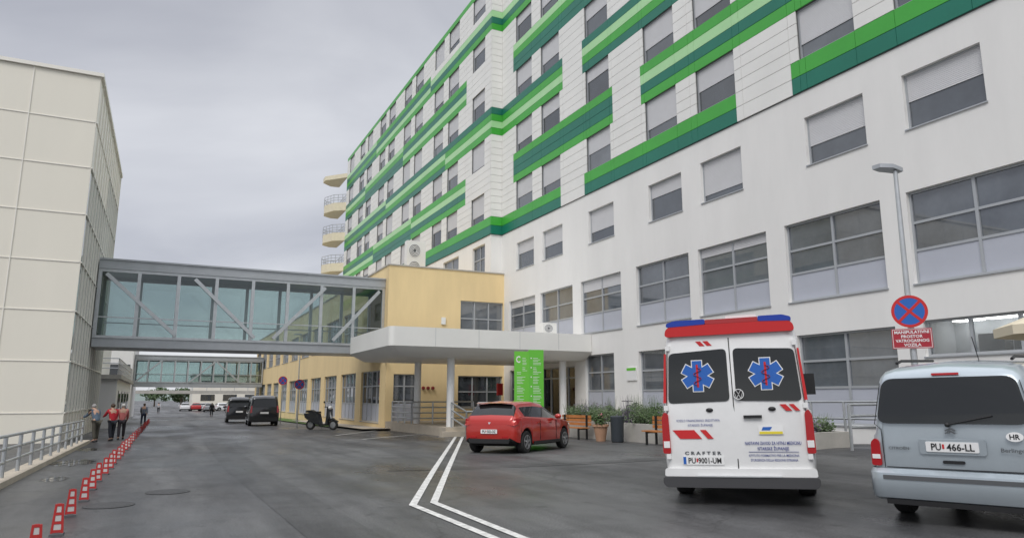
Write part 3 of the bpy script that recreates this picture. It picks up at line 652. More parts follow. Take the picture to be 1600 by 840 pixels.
def rtext(par,me,m,y,z,rx,off=.006,name='lettering'):
    s=(rx(z+.05)-rx(z-.05))/.1; up=Vector((s,0,1)).normalized(); rt=Vector((0,-1,0)); nn=rt.cross(up)
    mt=Matrix((rt,up,nn)).transposed().to_4x4(); mt.translation=Vector((rx(z)-off,y,z)); return put_text(me,m,par,mt,name)
def plate(par,txt,y,z,rx,off,eu=False,wd=.52):
    p=rpanel(MB(),rrect(y-wd/2,y+wd/2,z-.056,z+.056,.012,3),rx,off,.015).build('number_plate','white',par,world=False,smooth=0)
    if eu:
        c=rpanel(MB(),[(y+wd/2-.006,z-.05),(y+wd/2-.045,z-.05),(y+wd/2-.045,z+.05),(y+wd/2-.006,z+.05)],rx,off+.003,.002).build('blue_strip','sblu',par,world=False,smooth=0); c.parent=p
    a,b=txt
    for t,yy,w_ in ((a,y+.155,.10),(b,y-.085,.27 if len(b)<7 else .31)):
        o=rtext(par,fit_text(t,.105,w_,.002),'black',yy,z,rx,off+.005); o.parent=p
    c=rpanel(MB(),[(y+.094,z-.02),(y+.074,z-.02),(y+.074,z+.03),(y+.094,z+.03)],rx,off+.004,.002).build('crest','sred',par,world=False,smooth=0); c.parent=p
    return p
def star(L_,a,cy,cz):
    out=[]
    for k in range(6):
        th=R(90+60*k)
        for r_,t_ in ((L_,-a),(L_,a)): out.append((cy+r_*cos(th)-t_*sin(th),cz+r_*sin(th)+t_*cos(th)))
        th2=th+R(30); out.append((cy+2*a*cos(th2),cz+2*a*sin(th2)))
    return out
amb=vroot('ambulance','white high roof ambulance with blue stars on dark rear windows',7.20,7.62,46.5,'ambulance')
ln=lambda x,z:(.05*max(0,z-.9))*max(0,1-x/1.2)
st=[(0,.44,1.25,2.33,.91,.82,.02),(.012,.42,1.25,2.37,.95,.855,.03),(.05,.39,1.25,2.42,.985,.885,.03),(.13,.37,1.25,2.46,1.01,.905,.04),(.6,.36,1.25,2.5,1.015,.91,.05),(4.4,.36,1.2,2.5,1.01,.89,.05),(4.75,.36,1.2,2.4,1.0,.85,.04),(5.35,.36,1.12,1.4,.98,.8,.03),(5.8,.36,.98,1.1,.92,.75,.03),(5.98,.4,.75,.82,.8,.65,.02)]
def sel(x,j):
    if 4.8<x<5.3 and j>=6: return 'windscreen'
    if 3.9<x<4.75 and j==5: return 'side_window#'
    return 'body'
bodies(loft(st,[1.12,4.78],.34,.42,sel,ln,extra=(3.9,4.8,5.3),rnd=.18),'awhite',amb)
MB().box((.3,-.8,.3),(5.6,.8,.7)).build('underbody','under',amb,world=False,smooth=0)
rxA=lambda z:.05*max(0,z-.9)
for x in (1.12,4.78):
    for y in (-.87,.87): wheel(amb,x,y,.345,.24,6)
rb=MB(); rpanel(rb,roundpoly([(.98,.25),(-.98,.25),(-1.02,.30),(-1.02,.39),(1.02,.39),(1.02,.30)],.04),lambda z:0,.09,.3); rb.build('bumper','dbump',amb,world=False)
rpanel(MB(),roundpoly([(1.0,.393),(-1.0,.393),(-.99,.50),(.99,.50)],.03),lambda z:0,.045,.2).build('bumper_top','awhite',amb,world=False)
MB().box((-.10,-.55,.393),(-.05,.55,.405)).build('step','galv',amb,world=False,smooth=0)
for s in (1,-1):
    g=roundpoly([(.045*s,1.41),(.895*s,1.39),(.85*s,2.10),(.045*s,2.14)],.07)
    rpanel(MB(),g,rxA,.008,.03).build('rear_window','cglass',amb,world=False,smooth=0)
    cy=.46*s
    w_=rpanel(MB(),star(.225,.078,cy,1.77),rxA,.012,.003).build('star_emblem','white',amb,world=False,smooth=0)
    c=rpanel(MB(),star(.213,.066,cy,1.77),rxA,.015,.002).build('blue_star','sblu',amb,world=False,smooth=0); c.parent=w_
    sn=MB(); rpanel(sn,[(cy-.014,1.61),(cy+.014,1.61),(cy+.014,1.93),(cy-.014,1.93)],rxA,.018,.002)
    pv=None
    for k in range(15):
        zz=1.64+.25*k/14; yy=cy+.055*sin(k*.9)
        if pv: sn.beam((rxA(zz)-.020,pv[0],pv[1]),(rxA(zz)-.020,yy,zz),.03,.003)
        pv=(yy,zz)
    sn=sn.build('serpent_staff','sred',amb,world=False,smooth=0); sn.parent=w_
    tl=MB(); rpanel(tl,roundpoly([(1.005*s,.70),(.895*s,.70),(.905*s,1.24),(.96*s,1.28),(1.0*s,1.2)],.03),rxA,.03,.18); tl.build('tail_light','lred',amb,world=False)
    rpanel(MB(),[(.99*s,.78),(.905*s,.78),(.905*s,.87),(.99*s,.87)],rxA,.034,.01).build('reverse_light','white',amb,world=False,smooth=0)
    um=MB(); rpanel(um,[(.965*s,1.40),(.925*s,1.40),(.89*s,2.10),(.915*s,2.10)],rxA,.014,.05); um.build('red_corner_stripe','sred',amb,world=False,smooth=0)
    for z in (.66,1.33,2.18):
        yy=.93 if z<1.5 else .86
        MB().box((rxA(z)-.03,s*yy-.03,z-.035),(rxA(z)+.01,s*yy+.03,z+.035)).build('hinge','white',amb,world=False,smooth=0)
    mr=MB(); mr.box((4.55,s*1.04,1.35),(4.7,s*1.27,1.75)); mr.tube((4.62,s*.97,1.45),(4.62,s*1.1,1.5),.03); mr.build('mirror','black',amb,world=False)
rpanel(MB(),[(.007,.5),(-.007,.5),(-.007,2.29),(.007,2.29)],rxA,.005,.01).build('door_gap','black',amb,world=False,smooth=0)
for s in (1,-1): rpanel(MB(),[(.955*s,.62),(.947*s,.62),(.912*s,1.45),(.86*s,2.2),(.868*s,2.2),(.92*s,1.45)],rxA,.004,.01).build('door_gap','black',amb,world=False,smooth=0)
rt=MB(); rpanel(rt,roundpoly([(.89,2.34),(-.89,2.34),(-.865,2.46),(-.76,2.495),(.76,2.495),(.865,2.46)],.07),lambda z:.06,.045,.5); rt.build('roof_fairing','sred',amb,world=False)
# light bar: blue lenses left and right, white and red middle
for nm,mt_,pts in (('blue_lens','bluel',[(.855,2.48),(.30,2.497),(.30,2.57),(.74,2.57),(.85,2.535)]),('blue_lens','bluel',[(-.855,2.48),(-.42,2.497),(-.42,2.57),(-.74,2.57),(-.85,2.535)])):
    rpanel(MB(),roundpoly(pts,.025),lambda z:.05,.04,.32).build(nm,mt_,amb,world=False)
rpanel(MB(),roundpoly([(.298,2.497),(-.418,2.497),(-.418,2.56),(.298,2.56)],.012),lambda z:.05,.036,.32).build('light_bar_cover','lred',amb,world=False)
rpanel(MB(),rrect(-.40,.02,2.562,2.60,.01,2),lambda z:.1,.0,.2).build('roof_vent','white',amb,world=False)
def chev(y,z,w_,h,sl): rpanel(MB(),[(y,z),(y-w_,z),(y-w_-sl,z-h),(y-sl,z-h)],rxA,.005,.004).build('red_chevron','sred',amb,world=False,smooth=0)
chev(.46,2.26,.07,.07,.06); chev(.36,2.26,.07,.07,.06)
chev(.86,1.02,.30,.12,.10); chev(.48,1.02,.08,.12,.10); chev(-.60,1.35,.08,.09,.08); chev(-.72,1.35,.06,.09,.08)
rtext(amb,fit_text('VOZILO FINANCIRANO SREDSTVIMA',.045,.60,.0),'navy',.50,1.15,rxA); rtext(amb,fit_text('ISTARSKE ŽUPANIJE',.045,.34,.0),'navy',.47,1.085,rxA)
rtext(amb,fit_text('NASTAVNI ZAVOD ZA HITNU MEDICINU',.06,.72,.001),'navy',-.47,.835,rxA); rtext(amb,fit_text('ISTARSKE ŽUPANIJE',.06,.40,.001),'navy',-.47,.762,rxA)
rpanel(MB(),[(-.15,.722),(-.79,.722),(-.79,.716),(-.15,.716)],rxA,.005,.003).build('blue_rule','navy',amb,world=False,smooth=0)
rtext(amb,fit_text('ISTITUTO FORMATIVO PER LA MEDICINA',.045,.64,.0004),'navy',-.47,.672,rxA); rtext(amb,fit_text("D'URGENZA DELLA REGIONE ISTRIANA",.045,.60,.0004),'navy',-.47,.612,rxA)
o=rpanel(MB(),rrect(-.30,-.62,.95,1.07,.01,2),rxA,.005,.003).build('sticker','white',amb,world=False,smooth=0)
c=rpanel(MB(),[(-.31,.955),(-.61,.955),(-.61,.99),(-.31,.99)],rxA,.008,.002).build('yellow_band','yellowp',amb,world=False,smooth=0); c.parent=o
c=rpanel(MB(),[(-.34,1.005),(-.45,1.005),(-.48,1.05),(-.36,1.05)],rxA,.008,.002).build('blue_mark','sblu',amb,world=False,smooth=0); c.parent=o
rtext(amb,fit_text('C R A F T E R',.06,.50,.0025),'chrome',.46,.705,rxA,.01); plate(amb,('PU','9001-UM'),.46,.605,rxA,.02,True,.56)
ey,ez=-.08,1.50; er=.072
e=MB(); e.lathe((rxA(ez)-.02,ey,ez),[(er,0),(er,-.012),(0,-.012)],28,'x'); e=e.build('emblem','black',amb,world=False)
q=MB(); xx=rxA(ez)-.036
q.lathe((xx,ey,ez),[(er*.86,.006),(er*.86,-.005),(er,-.005),(er,.006),(er*.86,.006)],28,'x',caps=False)
k_=.67
for a,b_ in (((.05,.08),(.0,.005)),((0,.005),(-.05,.08)),((.085,.04),(.04,-.085)),((.04,-.085),(0,-.005)),((0,-.005),(-.04,-.085)),((-.04,-.085),(-.085,.04))): q.beam((xx,ey+a[0]*k_,ez+a[1]*k_),(xx,ey+b_[0]*k_,ez+b_[1]*k_),.012,.005)
q=q.build('emblem_letters','white',amb,world=False); q.parent=e
MB().box((rxA(1.2)-.035,-.36,1.17),(rxA(1.2)-.004,-.12,1.21)).build('handle','black',amb,world=False,smooth=0)
for y in (.33,-.5): MB().ball((rxA(1.3)-.005,y,1.29),(.02,.05,.03)).build('latch','black',amb,world=False)
# ---- silver blue boxy car
ber=vroot('parked_car','pale silver blue boxy car with HR sticker on its tailgate at right edge',8.05,5.15,70,'car')
stb=[(0,.37,.90,1.62,.77,.67,.02),(.012,.35,.92,1.67,.805,.705,.028),(.05,.33,.95,1.72,.84,.73,.035),(.13,.31,.97,1.76,.865,.745,.04),(.45,.30,.98,1.79,.875,.755,.045),(2.2,.28,.98,1.80,.875,.755,.045),(2.75,.28,.97,1.68,.87,.70,.03),(3.25,.28,.95,1.08,.86,.66,.03),(3.8,.28,.85,.95,.8,.62,.03),(4.1,.32,.6,.7,.65,.5,.02)]
rxB=lambda z:.10*max(0,z-.95)+.3*max(0,z-1.45)**1.6
lnb=lambda x,z:rxB(z)*max(0,1-x/.9)
def sel(x,j):
    if 2.78<x<3.22 and j>=6: return 'windscreen'
    if .35<x<1.15 and j==5: return 'side_window#a'
    if 1.25<x<2.6 and j==5: return 'side_window#b'
    return 'body'
bodies(loft(stb,[.72,3.4],.30,.355,sel,lnb,extra=(.35,1.15,1.25,2.6,2.78,3.22),rnd=.16),'sblue',ber)
MB().box((.2,-.7,.25),(3.9,.7,.6)).build('underbody','under',ber,world=False,smooth=0)
for x in (.72,3.4):
    for y in (-.74,.74): wheel(ber,x,y,.30,.19,6)
rpanel(MB(),roundpoly([(.765,1.13),(.67,1.65),(-.67,1.65),(-.765,1.13)],.12,6),rxB,.014,.03).build('rear_window','cglass',ber,world=False,smooth=0)
bp=MB(); prof=[(.255,.02),(.29,.085),(.37,.115),(.50,.12),(.57,.105),(.615,.04)]; vs=[];fs=[]
path_=[(-.42,.885),(-.12,.885)]+[(-.12+.12*sin(R(a)),.885-.16*(1-cos(R(a)))) for a in (25,50,70,90)]; path_=path_+[(x_,-y_) for x_,y_ in path_[::-1]]
for z,off in prof:
    for x_,y_ in path_:
        f_=(x_+.42)/.42; vs.append(((-x_ if x_<0 else 0.0)-off*max(0,min(1,f_)),y_*(1+.012*(off>.08)),z))
m_=len(path_)
for j in range(len(prof)-1):
    for i in range(m_-1): fs.append((j*m_+i,j*m_+i+1,(j+1)*m_+i+1,(j+1)*m_+i))
bp.add(vs,fs); weld(bp.build('bumper','sblue',ber,world=False))
rpanel(MB(),[(.72,.50),(-.72,.50),(-.72,.548),(.72,.548)],lambda z:0,.128,.03).build('bumper_strip','gstrip',ber,world=False,smooth=0)
rpanel(MB(),[(.72,.22),(-.72,.22),(-.72,.275),(.72,.275)],lambda z:0,.08,.2).build('bumper_lip','black',ber,world=False,smooth=0)
for s in (1,-1):
    tl=MB(); rpanel(tl,roundpoly([(.86*s,.64),(.745*s,.64),(.75*s,.92),(.80*s,.96),(.85*s,.91)],.03),rxB,.02,.14); tl.build('tail_light','lred',ber,world=False)
    rpanel(MB(),[(.845*s,.72),(.755*s,.72),(.757*s,.77),(.845*s,.77)],rxB,.024,.01).build('reverse_light','white',ber,world=False,smooth=0)
    mr=MB(); mr.ball((2.75,s*.99,1.12),(.06,.12,.09)); mr.build('mirror','black',ber,world=False)
    MB().path([(.5,s*.60,1.83),(.7,s*.60,1.86),(2.2,s*.60,1.86)],.018).build('roof_rail','black',ber,world=False)
    rpanel(MB(),[(.722*s,.62),(.715*s,.62),(.722*s,1.06),(.79*s,1.12),(.70*s,1.60),(.707*s,1.60),(.797*s,1.12),(.729*s,1.06)],rxB,.004,.01).build('tailgate_gap','black',ber,world=False,smooth=0)
for za in (.625,): rpanel(MB(),[(.70,za),(-.70,za),(-.70,za+.008),(.70,za+.008)],rxB,.004,.01).build('tailgate_gap','black',ber,world=False,smooth=0)
rpanel(MB(),rrect(-.33,.33,.79,.965,.03,3),rxB,.007,.01).build('plate_recess','sblue',ber,world=False,smooth=0)
plate(ber,('PU','466-LL'),0.0,.875,rxB,.018)
for k in (0,1):
    q=MB(); z=1.025+.028*k
    q.beam((rxB(z)-.014,.05,z),(rxB(z)-.014,0,z+.028),.012,.016); q.beam((rxB(z)-.014,0,z+.028),(rxB(z)-.014,-.05,z),.012,.016); q.build('chevron_emblem','chrome',ber,world=False,smooth=0)
rtext(ber,fit_text('CITROËN',.042,.22,.001),'chrome',.55,.85,rxB,.008); rtext(ber,fit_text('Berlingo',.06,.22,.001),'chrome',-.57,.85,rxB,.008)
o=rpanel(MB(),[(-.60+.08*cos(2*pi*i/24),1.0+.05*sin(2*pi*i/24)) for i in range(24)],rxB,.006,.004).build('country_sticker','white',ber,world=False,smooth=0)
rtext(ber,fit_text('HR',.075,.095,.0018),'black',-.60,1.0,rxB,.009).parent=o
rpanel(MB(),rrect(-.11,.11,.69,.725,.015,3),rxB,.008,.01).build('tailgate_handle','black',ber,world=False,smooth=0)
rpanel(MB(),rrect(-.14,.14,1.675,1.70,.01,2),rxB,.012,.02).build('brake_light','lred',ber,world=False,smooth=0)
q=MB(); q.tube((rxB(1.12)-.03,0.02,1.12),(rxB(1.2)-.035,-.42,1.22),.009); q.ball((rxB(1.12)-.02,.02,1.12),.028); q.build('wiper','black',ber,world=False)
MB().tube((2.0,0,1.83),(1.75,0,2.15),.006).build('aerial','black',ber,world=False)
# ---- hatchback with a steep rounded tail
stc=[(0,.38,.70,.80,.66,.60,.01),(.02,.34,.76,.88,.74,.64,.012),(.06,.30,.85,.96,.80,.69,.015),(.11,.27,.92,1.02,.83,.715,.02),(.23,.25,.96,1.20,.855,.69,.028),(.37,.23,.97,1.35,.865,.655,.035),(.65,.21,.955,1.40,.875,.635,.035),(1.5,.19,.92,1.42,.88,.63,.035),(2.1,.19,.90,1.375,.88,.615,.03),(2.95,.19,.87,1.0,.872,.67,.03),(3.5,.19,.80,.90,.845,.65,.03),(3.85,.21,.68,.76,.76,.58,.025),(3.98,.24,.58,.64,.68,.52,.02),(4.06,.29,.46,.53,.56,.44,.01)]
def hatch(label,x,y,head,paint,group=None,detail=True,pl=('PU','502-OZ')):
    t=vroot('parked_car',label,x,y,head,'car',group)
    def sel(x,j):
        if 2.15<x<2.9 and j>=6: return 'windscreen'
        if .115<x<.36 and j>=6: return 'rear_window'
        if .52<x<2.68 and j==5: return 'side_window#'
        return 'body'
    bodies(loft(stc,[.62,3.21],.30,.35,sel,extra=(.115,.36,.52,1.42,1.5,2.15,2.68,2.9),rnd=.14),paint,t)
    MB().box((.2,-.7,.2),(3.8,.7,.55)).build('underbody','under',t,world=False,smooth=0)
    for xx in (.62,3.21):
        for yy in (-.765,.765): wheel(t,xx,yy,.305,.2,5)
    for s in (1,-1):
        tl=MB(); tl.add([(.0,.78*s,.76),(.02,.50*s,.79),(.05,.50*s,.88),(.10,.80*s,.955),(.28,.850*s,.94),(.14,.838*s,.81)],[(0,1,2,3,5),(3,4,5)])
        tl.v=[(a-.02,b*1.02,c) for a,b,c in tl.v]; tl.build('tail_light','lred',t,world=False,norm=False,smooth=0)
        hl=MB(); hl.ball((3.80,s*.62,.71),(.14,.14,.07)); hl.build('headlight','white',t,world=False)
        mr=MB(); mr.ball((2.5,s*.97,.98),(.07,.11,.075)); mr.build('mirror',paint,t,world=False)
        if detail:
            for xx in (1.25,2.05): MB().box((xx,s*.876-.015,.80),(xx+.18,s*.876+.015,.83)).build('door_handle',paint,t,world=False,smooth=0)
            for xx in (1.45,2.56): MB().box((xx,s*.877-.006,.34),(xx+.012,s*.877+.006,.88)).build('door_gap','black',t,world=False,smooth=0)
            MB().box((1.02,s*.878-.012,.23),(2.8,s*.878+.004,.31)).build('sill_trim','black',t,world=False,smooth=0)
    rpanel(MB(),[(.62,.28),(-.62,.28),(-.66,.40),(.66,.40)],lambda z:0,.03,.12).build('bumper_valance','black',t,world=False,smooth=0)
    if detail:
        plate(t,pl,0,.60,lambda z:0,.03)
        q=MB(); rpanel(q,[(0,.79),(-.05,.86),(0,.93),(.05,.86)],lambda z:(z-.8)*.4+.01,.02,.02); q.build('diamond_emblem','galv',t,world=False,smooth=0)
        for yy in (.5,-.5): rpanel(MB(),rrect(yy-.1,yy+.1,.43,.475,.01,2),lambda z:0,.015,.05).build('reflector','lred',t,world=False,smooth=0)
        MB().add([(.36,.58,1.395),(.36,-.58,1.395),(.22,-.55,1.37),(.22,.55,1.37),(.36,.58,1.36),(.36,-.58,1.36)],[(0,1,2,3),(3,2,5,4)]).build('roof_spoiler',paint,t,world=False,smooth=0)
    return t
hd=R(54); rc=G(819,707); rear=rc+Vector((-.755*cos(hd),.755*sin(hd),0))-Vector((sin(hd),cos(hd),0))*.64
hatch('red hatchback parked in front of the entrance planter',rear.x,rear.y,54,'cred')
fp=[mat('far_white_paint',(.7,.7,.7),.3,coat=.5),mat('far_red_paint',(.45,.03,.03),.3,coat=.5),mat('far_grey_paint',(.25,.26,.27),.3,coat=.5)]
for i,(px,py,p,l,hd_) in enumerate(((288,634,1,'small red car parked far down the street',0),(311,640,0,'small white car parked far down the street',20),(327,643,2,'small grey car parked far down the street nearest the vans',0),(301,635,2,'grey car parked far away between red and white cars',0),(318,637,0,'distant white car parked side on beyond the others',80),(275,633,0,'white car farthest left among the distant parked cars',0),(338,639,2,'distant grey car just left of the dark vans',75))):
    g=G(px,py); hatch(l,g.x,min(g.y,140),hd_,fp[p],'cars parked far down the street',False)
# ---- dark people vans
stv=[(0,.40,1.0,1.72,.86,.72,.02),(.04,.34,1.05,1.82,.90,.77,.03),(.15,.3,1.08,1.9,.94,.80,.03),(.6,.28,1.08,1.95,.95,.81,.03),(3.2,.28,1.05,1.95,.95,.8,.03),(3.6,.28,1.05,1.82,.95,.78,.03),(4.2,.28,1.02,1.18,.93,.74,.03),(4.7,.28,.9,1.0,.85,.68,.03),(4.9,.32,.6,.7,.72,.55,.02)]
def van(label,x,y,head):
    t=vroot('parked_van',label,x,y,head,'van','dark vans parked by the yellow wing')
    def sel(x,j):
        if 3.65<x<4.15 and j>=6: return 'windscreen'
        if j==5:
            for a,b,k in ((.4,1.7,'a'),(1.8,2.8,'b'),(2.9,3.6,'c')):
                if a<x<b: return 'side_window#'+k
        return 'body'
    bodies(loft(stv,[1.0,4.0],.33,.39,sel,lambda x,z:.06*max(0,z-1)*max(0,1-x),extra=(.4,1.7,1.8,2.8,2.9,3.65,4.15),rnd=.16),'cblack',t)
    MB().box((.2,-.75,.25),(4.6,.75,.6)).build('underbody','under',t,world=False,smooth=0)
    for xx in (1.0,4.0):
        for yy in (-.83,.83): wheel(t,xx,yy,.33,.21,5)
    rx=lambda z:.06*max(0,z-1)
    rpanel(MB(),[(.74,1.2),(-.74,1.2),(-.68,1.72),(.68,1.72)],rx,.012,.03).build('rear_window','cglass',t,world=False,smooth=0)
    for s in (1,-1):
        rpanel(MB(),[(.9*s,.85),(.77*s,.85),(.76*s,1.3),(.85*s,1.3)],rx,.015,.08).build('tail_light','lred',t,world=False,smooth=0)
        MB().ball((3.5,s*1.03,1.2),(.07,.12,.1)).build('mirror','cblack',t,world=False)
    rpanel(MB(),rrect(-.26,.26,.78,.9,.01,2),rx,.01,.02).build('number_plate','white',t,world=False,smooth=0)
    rpanel(MB(),[(.85,.3),(-.85,.3),(-.9,.56),(.9,.56)],lambda z:0,.07,.2).build('bumper','black',t,world=False,smooth=0)
g=G(412,665); van('black people carrier parked nearest on the left of the yellow wing',g.x,g.y,3)
g=G(376,660); van('black van parked behind the nearer people carrier, farther away',g.x-.1,g.y+.5,3)
# ---- scooter (upright city scooter, front to the right)
g=G(502,671); sc=root('motor_scooter','upright black motor scooter parked beside the yellow wing','scooter',g,rz=R(-40)); sc.scale=(1.1,1.1,1.1)
def arcwheel(x):
    o=MB().lathe((x,0,.25),[(.15,-.05),(.21,-.06),(.25,-.03),(.25,.03),(.21,.06),(.15,.05)],22,'y',caps=False).build('wheel','rubber',sc,world=False); c=MB().lathe((x,0,.25),[(.16,-.04),(.05,-.05),(0,-.05)],14,'y',caps=False).lathe((x,0,.25),[(.16,.04),(.05,.05),(0,.05)],14,'y',caps=False).build('rim','alloy',sc,world=False); c.parent=o
arcwheel(-.6); arcwheel(.64)
MB().prism([(-.92,-.17,.80),(-.86,-.17,.60),(-.72,-.17,.50),(-.45,-.17,.36),(-.15,-.17,.24),(-.02,-.17,.28),(-.08,-.17,.55),(-.16,-.17,.80),(-.55,-.17,.84)],(0,.34,0)).build('rear_body','cblack',sc,world=False)
MB().prism([(-.84,-.14,.845),(-.80,-.14,.95),(-.52,-.14,.97),(-.42,-.14,.90),(-.15,-.14,.90),(-.1,-.14,.81)],(0,.28,0)).build('seat','black',sc,world=False)
MB().box((-.06,-.2,.22),(.36,.2,.30)).build('footboard','black',sc,world=False,smooth=0)
MB().prism([(.30,-.23,.23),(.42,-.23,.30),(.46,-.2,.72),(.42,-.16,1.04),(.32,-.14,1.06),(.34,-.2,.7)],(0,.46,0)).build('leg_shield','cblack',sc,world=False)
MB().tube((.38,0,.95),(.64,0,.25),.04).build('fork','steel',sc,world=False)
MB().prism([(.40,-.08,.52),(.60,-.08,.58),(.88,-.08,.44),(.90,-.08,.38),(.62,-.08,.51),(.42,-.08,.44)],(0,.16,0)).build('mudguard','cblack',sc,world=False)
MB().tube((.32,-.34,1.12),(.32,.34,1.12),.022).tube((.35,0,1.0),(.32,0,1.12),.06).build('handlebar','black',sc,world=False)
MB().ball((.43,0,1.08),(.09,.13,.10)).build('headlight','white',sc,world=False)
for s in (1,-1): MB().tube((.33,s*.25,1.12),(.3,s*.34,1.33),.010).ball((.3,s*.36,1.36),(.02,.08,.05)).build('mirror','black',sc,world=False)
MB().ball((-.92,0,.74),(.04,.11,.05)).build('tail_light','lred',sc,world=False); MB().tube((-.1,.18,.02),(-.08,.05,.3),.014).build('stand','steel',sc,world=False)
# ------------------------------------------------------------------ signs, lamp
lx,ly=12.84,8.80; bz=gz(lx,ly)
lp=root('street_lamp','tall grey street lamp with flat head behind the silver blue car','street lamp',(lx,ly,bz))
MB().tube((lx,ly,bz),(lx,ly,5.95),.07,14,.04).build('pole','galv',lp); MB().lathe((lx,ly,bz),[(.13,0),(.13,.5),(.08,.55)],14).build('base','galv',lp)
MB().prism([(lx+.10,ly-.10,5.93),(lx+.14,ly+.06,5.93),(lx-.14,ly+.26,5.99),(lx-.30,ly+.28,6.02),(lx-.30,ly+.10,6.02),(lx-.12,ly-.06,5.99)],(.0,.0,.08)).build('lamp_head','steel',lp)
def nostop(label,c,rad,yaw,pole=None):
    t=root('no_stopping_sign',label,'road sign',c,None,yaw)
    MB().lathe((0,0,0),[(rad,0),(rad,-.006),(rad*.83,-.006),(rad*.83,0)],40,'y').build('red_rim','sred',t,world=False)
    MB().lathe((0,.0,0),[(rad*.84,.0),(rad*.84,-.003),(0,-.003)],40,'y').build('blue_face','sblu',t,world=False)
    x=MB(); r=rad*.83
    for i,sg in enumerate((1,-1)): x.box((-r,-.0065-.0015*i,-rad*.08),(r,-.0035,rad*.08),rot=Matrix.Rotation(R(45*sg),3,'Y'))
    x.build('red_cross','sred',t,world=False,smooth=0)
    MB().lathe((0,.006,0),[(rad,.0),(rad,.004),(0,.004)],40,'y').build('back_plate','galv',t,world=False)
    if pole: MB().tube((0,.05,-pole),(0,.05,rad*.8),.03,10).build('pole','galv',t,world=False)
    return t
p=Vector((lx,ly,0)); vd=p.normalized(); yaw=math.atan2(-vd.x,vd.y); sc_=p-vd*.09
nostop('blue and red no stopping disc mounted on the street lamp',(sc_.x,sc_.y,3.12),.31,yaw)
tb=root('text_sign','dark red sign with white lettering under the no stopping disc','sign',(sc_.x,sc_.y,2.60),None,yaw)
MB().box((-.34,-.004,-.19),(.34,.006,.19)).build('panel','crimson',tb,world=False,smooth=0)
for x0,x1,z0,z1 in ((-.325,.325,.168,.176),(-.325,.325,-.176,-.168),(-.325,-.317,-.168,.168),(.317,.325,-.168,.168)): MB().box((x0,-.007,z0),(x1,-.005,z1)).build('white_border','white',tb,world=False,smooth=0)
for i,(s,wd) in enumerate((('MANIPULATIVNI',.58),('PROSTOR',.36),('VATROGASNOG',.56),('VOZILA',.29))):
    mt=Matrix(((1,0,0),(0,0,-1),(0,1,0))).to_4x4(); mt.translation=Vector((0,-.009,.122-.081*i)); put_text(fit_text(s,.078,wd,.0018),'white',tb,mt)
for px,py,Yd,l in ((468,600,45,'blue no stopping disc on a pole by the grass, nearer of two'),(442,594,52,'blue no stopping disc on a pole by the grass, farther of two')):
    d=ray(px,py); s=Yd/d.y; q=Vector((0,0,H))+d*s; nostop(l,q,.3,0,q.z-gz(q.x,q.y))
t=root('lamp_post','thin grey post standing among the signs by the yellow wing','lamp post',(9.2,56,gz(9.2,56))); MB().tube((9.2,56,-.6),(9.2,56,6.2),.06,8,.04).build('pole','galv',t); MB().box((8.7,55.9,6.2),(9.25,56.1,6.3)).build('lamp_head','steel',t,smooth=0)
gt=root('information_totem','bright green upright board with white directory lines by the red car','sign',(12.2,23.6,gz(12.2,23.6)),None,R(-18))
MB().box((-.54,-.05,.0),(0,.05,3.28)).build('left_panel','sgreen',gt,world=False,smooth=0); MB().box((.001,-.055,.0),(.56,.055,3.34)).build('right_panel','sgreen2',gt,world=False,smooth=0)
mt=Matrix(((1,0,0),(0,0,-1),(0,1,0))).to_4x4(); mt.translation=Vector((-.40,-.055,2.98)); put_text(fit_text('C',.34,.16,.008),'white',gt,mt)
random.seed(3)
for side,yf in ((0,-.053),(1,-.058)):
    b=MB()
    for i in range(38):
        z=3.02-i*.058
        if i%6==5: continue
        x=(-.24 if i<9 else -.45) if side==0 else .16
        b.box((x,yf,z),(x+random.uniform(.10,.19 if i<9 and not side else .32),yf+.002,z+.014))
        if i%6==0 and side: b.box((.07,yf,z-.015),(.11,yf+.002,z+.03))
    b.build('directory_lines','white',gt,world=False,smooth=0)['kind']='stuff'
nb=root('wall_notice','small white notice with a green heading on the hospital wall','notice',(17.96,25.3,2.45))
MB().box((17.95,24.8,2.2),(17.985,25.5,2.75)).build('board','white',nb,smooth=0); MB().box((17.945,24.82,2.62),(17.949,25.48,2.73)).build('heading','sgreen',nb,smooth=0)
